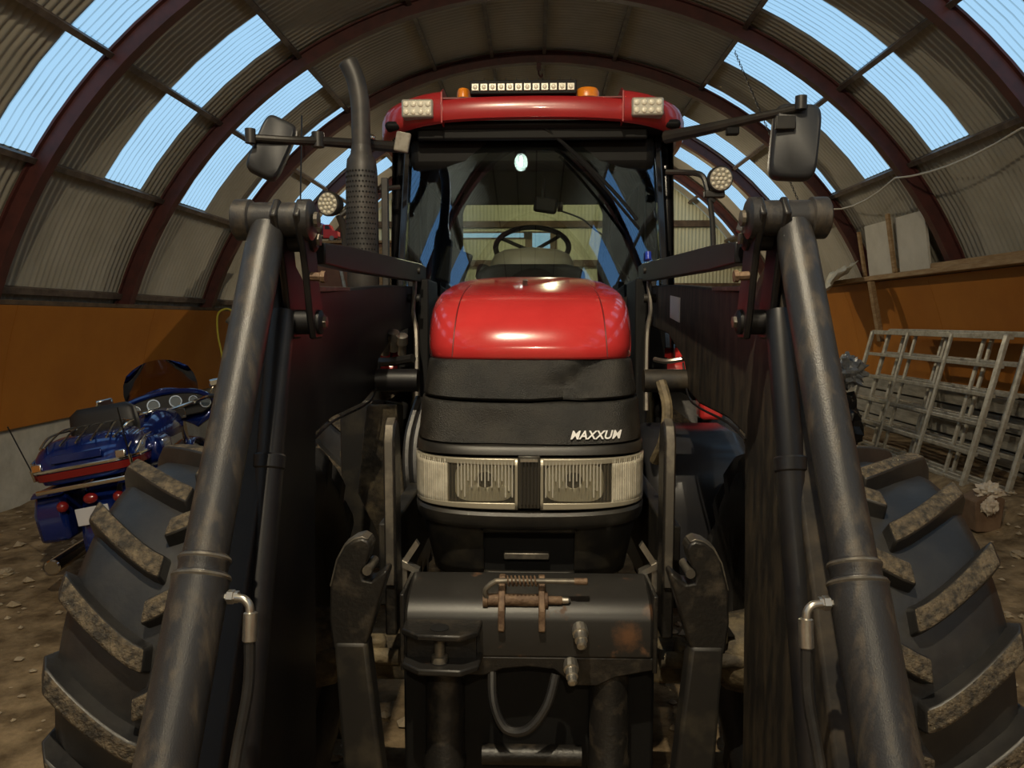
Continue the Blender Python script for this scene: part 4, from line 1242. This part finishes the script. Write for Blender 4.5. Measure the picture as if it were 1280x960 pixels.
# backrest and seat
rounded([(.86, .20, .05, -.02), (.98, .22, .06, -.01), (1.10, .21, .055, 0), (1.14, .16, .03, 0)], .06).build('backrest', 'leather', bike, angle=60)
MB().grid([[(w * u, y, z - .05 * u * u) for u in (-1, -.7, -.35, 0, .35, .7, 1)] for y, w, z in ((.05, .20, .80), (.3, .21, .80), (.42, .18, .74), (.7, .16, .72), (.85, .10, .78))]).build('seat', 'leather', bike, solid=0.10, angle=60)
# rear fender, tail lamp, plate, bags, exhausts
MB().grid([[(x, .34 * 1.03 * cos(R(a)) * 1.12, .32 + .40 * sin(R(a)) - abs(x) * .25) for x in (-.10, -.06, 0, .06, .10)] for a in range(40, 215, 12)]).build('rear_fender', 'bike_blue', bike, solid=0.01)
MB().ball((.0, -.395, .60), (.045, .03, .035)).build('tail_lamp', 'bike_red', bike)
for sx in (-1, 1):
    MB().ball((sx * .17, -.40, .58), (.035, .035, .035)).build('turn_signal', 'bike_red', bike)
    sb = MB().prism([(-.38, .36), (.22, .36), (.24, .50), (.20, .66), (-.34, .66), (-.40, .55)], 'x', min(sx * .17, sx * .36), max(sx * .17, sx * .36)).build('saddle_bag', 'bike_blue', bike, bevel=0.03)
    MB().prism([(-.39, .655), (.215, .655), (.20, .685), (-.33, .685)], 'x', min(sx * .165, sx * .365), max(sx * .165, sx * .365)).build('bag_lid', 'bike_blue', sb, bevel=0.012)
    MB().lathe((sx * .26, .8, .24), (0, -1, 0), [(0, .03), (.3, .045), (1.30, .048), (1.31, .040)], 20).build('exhaust', 'chrome', bike)
MB().box(-.28, .28, -.46, -.435, .68, .71).build('rear_bumper', 'chrome', bike, bevel=0.008)
MB().box(-.10, .10, -.415, -.405, .44, .55).build('number_plate', 'plate_white', bike, bevel=0.004)
# engine, tank
MB().box(-.17, .17, .55, 1.05, .22, .58).build('engine', 'zinc', bike, bevel=0.04)
MB().grid([[(w * cos(R(a)), y, z0 + h * sin(R(a))) for a in range(-30, 211, 16)] for y, w, z0, h in ((.62, .05, .82, .05), (.70, .13, .83, .10), (.85, .17, .85, .14), (1.05, .18, .86, .15), (1.16, .14, .86, .12), (1.20, .06, .86, .06))], True, True).build('tank', 'bike_blue', bike, angle=70)
MB().box(-.03, .03, .74, 1.08, .985, 1.012).build('tank_console', 'chrome', bike, bevel=0.01)
# fork-mounted fairing, turned with the bars
steer = R(20)
def sp_(x, y, z):
    q = Vector((x, y - 1.25, z)); q.rotate(Matrix.Rotation(steer, 3, 'Z')); return (q.x, q.y + 1.25, q.z)
def turned(mb):
    mb.v = [sp_(*q) for q in mb.v]; return mb
ORG = Vector((0, 0, 0.05))
fa = turned(MB().grid([[(w * u, 1.30 + d * (1 - u * u) + .0, z - .10 * u * u) for u in [k / 8 for k in range(-8, 9)]] for z, w, d in ((.92, .22, .05), (.98, .34, .12), (1.06, .41, .18), (1.13, .39, .17), (1.18, .30, .12), (1.20, .26, .09))])).build('fairing', 'bike_blue', bike, solid=0.03, angle=60)
tagp(fa, 'blue handlebar fairing with round chrome gauges')
turned(MB().prism([(-.36, .98), (-.28, .94), (.28, .94), (.36, .98), (.34, 1.07), (.22, 1.145), (-.22, 1.145), (-.34, 1.07)], 'y', 1.22, 1.30)).build('dash_panel', 'bike_black', fa, bevel=0.01)
turned(MB().tube([(-.38, 1.225, 1.04), (-.25, 1.215, 1.13), (0, 1.21, 1.165), (.25, 1.215, 1.13), (.38, 1.225, 1.04)], .022, 8)).build('dash_brow', 'bike_blue', fa)
for x, z, r in ((-.085, 1.075, .050), (.085, 1.075, .050), (-.22, 1.06, .036), (.22, 1.06, .036), (-.31, 1.02, .030), (.31, 1.02, .045)):
    gg = turned(MB().lathe((x, 1.222, z), (0, -1, 0.1), [(0, r), (.018, r), (.018, r * .82), (.006, r * .80)], 22, close=False)).build('gauge', 'chrome', fa)
    turned(MB().lathe((x, 1.216, z), (0, -1, 0.1), [(0, r * .82), (.002, r * .82)], 22)).build('gauge_face', 'gauge_face', gg)
rad = turned(MB().box(-.14, .14, 1.19, 1.225, .93, 1.015)).build('radio', 'chrome', fa, bevel=0.006)
turned(MB().box(-.07, .07, 1.184, 1.192, .955, .995)).build('radio_screen', 'gauge_face', rad)
for k in range(6):
    x = -.125 + .05 * k
    turned(MB().box(x - .012, x + .012, 1.18, 1.192, .936, .948)).build('button', 'chrome', rad, bevel=0.003)
turned(MB().grid([[(w * u, 1.40 - .10 * u * u + k * .0 - (z - 1.18) * .45, z - .05 * u * u) for u in [i / 8 for i in range(-8, 9)]] for k, (z, w) in enumerate(((1.17, .28), (1.25, .285), (1.33, .27), (1.40, .235), (1.44, .18)))])).build('windshield', 'shield_glass', fa, angle=80)
hb = turned(MB().tube([(-.44, 1.02, 1.06), (-.34, 1.06, 1.07), (-.22, 1.14, 1.05), (0, 1.16, 1.02), (.22, 1.14, 1.05), (.34, 1.06, 1.07), (.44, 1.02, 1.06)], .014, 8)).build('handlebar', 'chrome', bike)
for sx in (-1, 1):
    turned(MB().cyl((sx * .34, 1.06, 1.07), (sx * .46, 1.01, 1.06), .019)).build('grip', 'bike_black', hb)
    turned(MB().tube([(sx * .36, 1.12, 1.06), (sx * .48, 1.07, 1.05)], .007, 6, smooth=False)).build('lever', 'chrome', hb)
    mm = turned(MB().obox((sx * .43, 1.20, 1.17), (.13, .03, .065), (0, 0, sx * -.2))).build('mirror', 'chrome', bike, bevel=0.014)
    turned(MB().tube([(sx * .36, 1.24, 1.08), (sx * .40, 1.22, 1.15)], .007, 6, smooth=False)).build('mirror_stem', 'chrome', mm)
    turned(MB().cyl((sx * .11, 1.50, .70), (sx * .11, 1.32, .98), .026)).build('fork', 'chrome', bike)
    turned(MB().cyl((sx * .11, 1.62, .32), (sx * .11, 1.50, .70), .030)).build('fork', 'chrome', bike)
bike_frame()
MB().lathe((0, 1.46, 1.0), (0, 1, 0), [(0, .09), (.03, .08), (.05, .04)], 20).build('headlamp', 'chrome', fa)
MB().grid([[(x, 1.62 + .37 * cos(R(a)), .32 + .37 * sin(R(a)) - abs(x) * .3) for x in (-.09, -.05, 0, .05, .09)] for a in range(10, 200, 12)]).build('front_fender', 'bike_blue', bike, solid=0.01)
MB().box(-.05, .05, .45, 1.3, .20, .26).build('frame', 'bike_black', bike)
MB().tube([(-.16, .75, .25), (-.22, .72, .12), (-.24, .70, .01)], .014, 8).build('side_stand', 'bike_black', bike)

# ================================================================== RIGHT-HAND SIDE: frames and clutter
def lean_frame(name, label, y0, y1, off, h=1.40, nv=5, nr=6, group=None, zb=0.16):
    e = empty(name, (4.05 + off, (y0 + y1) / 2, zb))
    ORG_ = Vector((4.05 + off, (y0 + y1) / 2, zb))
    tag(e, label, 'metal frame', group)
    dx = 0.34 / 1.40
    def pt(y, t, o=0): return Vector((4.05 + off + dx * t * h + o, y, zb + t * h))
    for i in range(nr):
        t = 0.02 + 0.97 * i / (nr - 1)
        r_ = .026 if i == nr - 1 else .019
        a, b = pt(y0, t), pt(y1, t)
        MB().box(min(a.x, b.x) - r_, max(a.x, b.x) + r_, y0, y1, a.z - r_, a.z + r_).build('rail', 'galv', e, bevel=0.004)
    for i in range(nv):
        y = y0 + .025 + (y1 - y0 - .05) * i / (nv - 1)
        r_ = .030 if i in (0, nv - 1) else .022
        a, b = pt(y, 0, -.025), pt(y, 1, -.025)
        MB().add([a + Vector((-r_ * .6, -r_, 0)), a + Vector((r_ * .6, -r_, 0)), a + Vector((r_ * .6, r_, 0)), a + Vector((-r_ * .6, r_, 0)),
                  b + Vector((-r_ * .6, -r_, 0)), b + Vector((r_ * .6, -r_, 0)), b + Vector((r_ * .6, r_, 0)), b + Vector((-r_ * .6, r_, 0))],
                 [(0, 3, 2, 1), (4, 5, 6, 7), (0, 1, 5, 4), (1, 2, 6, 5), (2, 3, 7, 6), (3, 0, 4, 7)]).build('upright', 'galv', e, bevel=0.004)
    return e
lean_frame('steel_frame', 'front galvanised lattice frame leaning on the right wall, nearest the tyre', 7.15, 10.0, -.04, 1.40, 4, 6, 'galvanised frames against the right wall')
lean_frame('steel_frame', 'galvanised lattice frame sandwiched behind the front one at the right wall', 6.98, 9.75, .06, 1.42, 5, 6, 'galvanised frames against the right wall')
lean_frame('steel_frame', 'rearmost galvanised lattice frame, its end nearest the right picture edge', 6.80, 9.55, .16, 1.42, 4, 6, 'galvanised frames against the right wall')
world_frame()
# rubble bank the frames rest on
def lump(c, rad, seed, amp=.35, fr=2.2, nu=26, nv=16):
    mb = MB(); rows = []
    for j in range(nv + 1):
        t = -pi / 2 + pi * j / nv
        ct = max(cos(t), .001)
        r = []
        for i in range(nu):
            g = 2 * pi * i / nu
            d = Vector((ct * cos(g), ct * sin(g), sin(t)))
            k = 1 + amp * noise.noise(d * fr + Vector((seed * 7.3, 0, 0))) + amp * .5 * noise.noise(d * fr * 2.7 + Vector((0, seed * 3.1, 0)))
            r.append((c[0] + d.x * rad[0] * k, c[1] + d.y * rad[1] * k, c[2] + d.z * rad[2] * k))
        rows.append(r)
    return mb.grid(rows, loop=True)
o = lump((3.74, 9.3, 1.08), (.17, .26, .17), 5, .7, 3.2).build('plastic_sack', 'sack_grey', None, angle=25)
tag(o, 'crumpled grey plastic sack beside the frames, just right of the loader cylinder', 'sack')
o = lump((3.66, 9.3, .46), (.24, .36, .40), 8, .35, 2.6).build('rubbish_sack', 'sack_black', None, angle=25)
tag(o, 'black rubbish sack heaped under the grey plastic sack', 'sack')
# torn carton with paper
e = empty('carton', (3.62, 6.25, 0.0))
tag(e, 'torn brown carton with crumpled paper by the foot of the frames', 'carton')
MB().prism([(3.55, .0), (3.74, .0), (3.77, .27), (3.66, .32), (3.53, .25)], 'y', 6.16, 6.38).build('box', 'card', e, bevel=0.01)
lump((3.67, 6.22, .32), (.09, .08, .07), 2, .6, 3).build('paper', 'paper', e, angle=20)
lump((3.63, 6.13, .22), (.06, .04, .07), 4, .5, 3).build('paper', 'paper', e, angle=20)
world_frame()
# green bottle cap sized scrap and stones on the soil
for i, (x, y, r_, lab) in enumerate(((3.55, 5.6, .05, 'pale stone at the right edge beside the tyre'), (3.75, 6.6, .06, 'round stone behind the torn carton'), (-3.6, 5.0, .05, 'pale stone on the earth left of the motorcycle'), (-2.95, 3.75, .035, 'flat pale stone on the earth left of the left tyre'), (-2.45, 3.15, .03, 'small stone near the left edge of the picture'))):
    o = lump((x, y, floor_z(x, y)), (r_, r_ * 1.2, r_ * .6), i + 20, .4).build('stone', 'stone', None, angle=50)
    tag(o, lab, 'stone', 'stones on the earth floor')
# white boards stored above the ledge, with battens
for (ya, yb, lab) in ((10.35, 9.62, 'white board above the right wall, farther of the two'), (9.50, 8.80, 'white board above the right wall, nearer the broad rib')):
    p = MB().prism([(4.41, 2.275), (4.44, 2.275), (4.35, 2.92), (4.32, 2.92)], 'y', yb, ya).build('white_board', 'white_board', None, bevel=0.004)
    tag(p, lab, 'board', 'white boards above the right wall')
p = MB().prism([(4.37, 2.275), (4.40, 2.275), (4.28, 2.98), (4.25, 2.98)], 'y', 9.53, 9.61).build('batten', 'timber', None, bevel=0.004)
tag(p, 'brown timber batten standing between the two white boards', 'batten')
p = MB().prism([(4.38, 2.275), (4.41, 2.275), (4.30, 2.86), (4.27, 2.86)], 'y', 10.40, 10.47).build('batten', 'timber', None, bevel=0.004)
tag(p, 'timber batten at the far edge of the white boards', 'batten')
p = MB().prism([(4.50, 1.42), (4.56, 1.42), (4.40, 2.20), (4.34, 2.20)], 'y', 10.15, 10.25).build('wooden_post', 'timber', None, bevel=0.006)
tag(p, 'short leaning wooden post above the frames', 'post')
# bundled plastic sheet hanging over the ledge
rows = []
for j in range(14):
    t = j / 13
    r = []
    for i in range(26):
        u = i / 25
        x = 4.34 - .30 * t + .05 * noise.noise((u * 7, t * 4, 1))
        y = 10.55 + 1.0 * u + .06 * noise.noise((u * 9, t * 3, 5))
        z = 2.50 - .42 * t * (0.5 + u) + .12 * noise.noise((u * 5, t * 2, 8)) - .12 * u
        r.append((x, y, z))
    rows.append(r)
o = MB().grid(rows).build('plastic_sheet', 'plastic_sheet', None, solid=0.01, angle=30)
tag(o, 'crumpled pale plastic sheet hanging over the far end of the ledge', 'plastic sheet')

# cables, chain and hooks
cab = []
for k in range(4):
    ya = 6.5 + 2.2 * k
    for i in range(6):
        t = i / 6
        q = Vector(arc(4.93, 37.2)); cab.append((q.x - .05, ya - 2.2 + 2.2 * t, q.z - .03 - .14 * 4 * t * (1 - t) * (0.6 if k % 2 else 1)))
o = MB().tube(cab, .010, 6, smooth=False).build('power_cable', 'cable_white', None)
tag(o, 'white power cable slung along the lower purlin on the right', 'cable')
ch = empty('chain', (2.9, 9.0, 2.2))
tag(ch, 'thin dark chain hanging from the roof right of the cab', 'chain')
p0, p1 = Vector((2.25, 9.0, 4.70)), Vector((3.05, 9.0, 2.95))
lk = MB()
for i in range(12):
    g = 2 * pi * i / 12
lk.tube([(0.008 * cos(2 * pi * i / 12), 0, .02 * sin(2 * pi * i / 12)) for i in range(13)], .0035, 5, cap=False, smooth=False)
ORG = Vector((0, 0, 0))
lme = lk.mesh('chain_link', 'cable_black', True)
N = 60
ang = math.atan2(p1.x - p0.x, p0.z - p1.z)
for i in range(N):
    q = p0 + (p1 - p0) * i / N - ch.location
    inst('chain_link', lme, ch, q, (0, -ang, 0 if i % 2 else R(90)))
world_frame()
p = Vector(arc(4.9, 124)); 
o = MB().tube([(-2.95, 9.9, 4.28), (-2.98, 9.9, 3.5), (-3.02, 9.9, 2.62)], .010, 6).build('hanging_wire', 'cable_black', None)
tag(o, 'black wire hanging from the roof behind the left mirror', 'wire')
e = empty('ridge_hook', (CX - .02, 10.8, 5.10))
tag(e, 'small dark hook clamped under the ridge of the arch', 'hook')
MB().box(CX - .05, CX + .01, 10.77, 10.83, 5.09, 5.24).build('clamp', 'rib_paint', e)
MB().tube([(CX - .02, 10.8, 5.10), (CX - .02, 10.8, 5.04), (CX + .02, 10.8, 5.0), (CX + .03, 10.8, 5.04)], .012, 8).build('hook', 'rib_paint', e)
world_frame()

# left side: pipe with yellow hose by the wall
o = MB().tube([(-4.35, 11.0, 0.0), (-4.32, 11.0, 1.50), (-4.40, 11.0, 1.72)], .075, 12).build('grey_pipe', 'pipe_grey', None)
tag(o, 'upright grey pipe against the end of the left orange wall', 'pipe')
o = MB().tube([(-4.28, 10.9, 1.80), (-4.38, 10.88, 1.86), (-4.50, 10.85, 1.78), (-4.51, 10.85, 1.50), (-4.46, 10.85, 1.20), (-4.44, 10.85, 0.9)], .014, 8).build('yellow_hose', 'hose_yellow', None)
tag(o, 'yellow hose looped over the top of the grey pipe', 'hose')
# cabinet with toys at the far left
e = empty('cabinet', (-2.95, 11.6, 0))
tag(e, 'reddish brown cabinet carrying the toys, behind the exhaust', 'cabinet')
MB().box(-3.30, -1.95, 11.55, 12.05, 0.04, 2.84).build('body', 'cabinet_wood', e, bevel=0.01)
for i in range(2):
    d = MB().box(-3.28 + .67 * i, -2.64 + .67 * i, 11.52, 11.548, 0.10, 2.78).build('door', 'cabinet_wood' if i == 0 else 'timber', e, bevel=0.006)
    MB().box(-2.70 + .10 * i, -2.68 + .10 * i, 11.49, 11.52, 1.5, 1.65).build('handle', 'zinc', d)
MB().box(-3.36, -1.90, 11.48, 12.08, 2.84, 2.88).build('top', 'timber', e, bevel=0.006)
for sx in (0, 1):
    for sy in (0, 1):
        MB().box(-3.28 + 1.24 * sx, -3.22 + 1.24 * sx, 11.6 + .36 * sy, 11.66 + .36 * sy, -.03, .05).build('foot', 'timber_dark', e)
e = empty('toy_truck', (-3.15, 11.62, 2.765 + 0.12))
ORG = Vector((-3.15, 11.62, 2.765))
tag(e, 'red and blue toy tipper truck on top of the cabinet', 'toy truck')
MB().prism([(-3.16, 2.80), (-2.94, 2.80), (-2.94, 2.90), (-3.02, 2.915), (-3.06, 3.0), (-3.16, 3.0)], 'y', 11.54, 11.70).build('cab', 'toy_red', e, bevel=0.008)
MB().prism([(-3.13, 2.93), (-3.05, 2.93), (-3.075, 2.985), (-3.13, 2.985)], 'y', 11.535, 11.54).build('side_window', 'bike_black', e)
MB().prism([(-3.36, 2.86), (-3.18, 2.86), (-3.17, 3.02), (-3.24, 3.03), (-3.38, 2.98)], 'y', 11.53, 11.71).build('tipper_body', 'toy_blue', e, bevel=0.008)
MB().box(-3.36, -2.94, 11.56, 11.68, 2.795, 2.83).build('chassis', 'bike_black', e)
for x in (-3.30, -3.03):
    for y in (11.535, 11.685):
        MB().cyl((x, y, 2.80), (x, y + .02, 2.80), .036, n=18).build('wheel', 'pipe_grey', e)
for i, (x, r_, lab) in enumerate(((-2.86, .040, 'yellow toy figure right beside the toy truck'), (-2.70, .045, 'yellow toy figure nearest the exhaust on the cabinet'))):
    world_frame()
    e = empty('toy_figure', (x, 11.6, 2.88))
    tag(e, lab, 'toy', 'yellow toys on the cabinet')
    MB().lathe((x, 11.6, 2.88), (0, 0, 1), [(0, r_), (.02, r_ * 1.05), (.07, r_ * .8), (.085, r_ * .45)], 16).build('body', 'toy_yellow', e)
    MB().ball((x, 11.6, 2.88 + .105), r_ * .62).build('head', 'toy_yellow', e)
world_frame()
# aluminium ladder leaning by the cabinet
e = empty('ladder', (-2.55, 10.6, 0))
tag(e, 'aluminium ladder leaning between the loader arm and the cabinet', 'ladder')
for s_ in (0, 1):
    x = -2.85 + .38 * s_
    MB().tube([(x + .75, 10.2, .01), (x, 11.2, 2.60)], .026, 8, smooth=False).build('stile', 'galv', e)
for i in range(8):
    t = .1 + .1 * i
    a = Vector((-2.85 + .75, 10.2, .0)).lerp(Vector((-2.85, 11.2, 2.60)), t)
    MB().cyl(a, a + Vector((.38, 0, 0)), .014, n=10).build('rung', 'galv', e)
world_frame()

# loose clods and grit lying on the earth
clods = MB()
rnd = random.Random(3)
for i in range(2600):
    x = rnd.uniform(-4.7, 4.4); y = rnd.uniform(1.2, 12.0)
    s_ = rnd.uniform(.008, .030) * (1.6 if rnd.random() < .06 else 1)
    z = floor_z(x, y) - .02 + s_ * .2
    a_ = rnd.uniform(0, 6.28)
    top = (x + rnd.uniform(-.3, .3) * s_, y + rnd.uniform(-.3, .3) * s_, z + s_ * rnd.uniform(.5, .9))
    ring = [(x + s_ * rnd.uniform(.7, 1.3) * cos(a_ + k * 1.2566), y + s_ * rnd.uniform(.7, 1.3) * sin(a_ + k * 1.2566), z + s_ * .15) for k in range(5)]
    clods.add([top, (x, y, z - s_ * .5)] + ring, [(0, 2 + k, 2 + (k + 1) % 5) for k in range(5)] + [(1, 2 + (k + 1) % 5, 2 + k) for k in range(5)])
o = clods.build('soil_clods', 'stone', floor_o, angle=30)
o['kind'] = 'stuff'
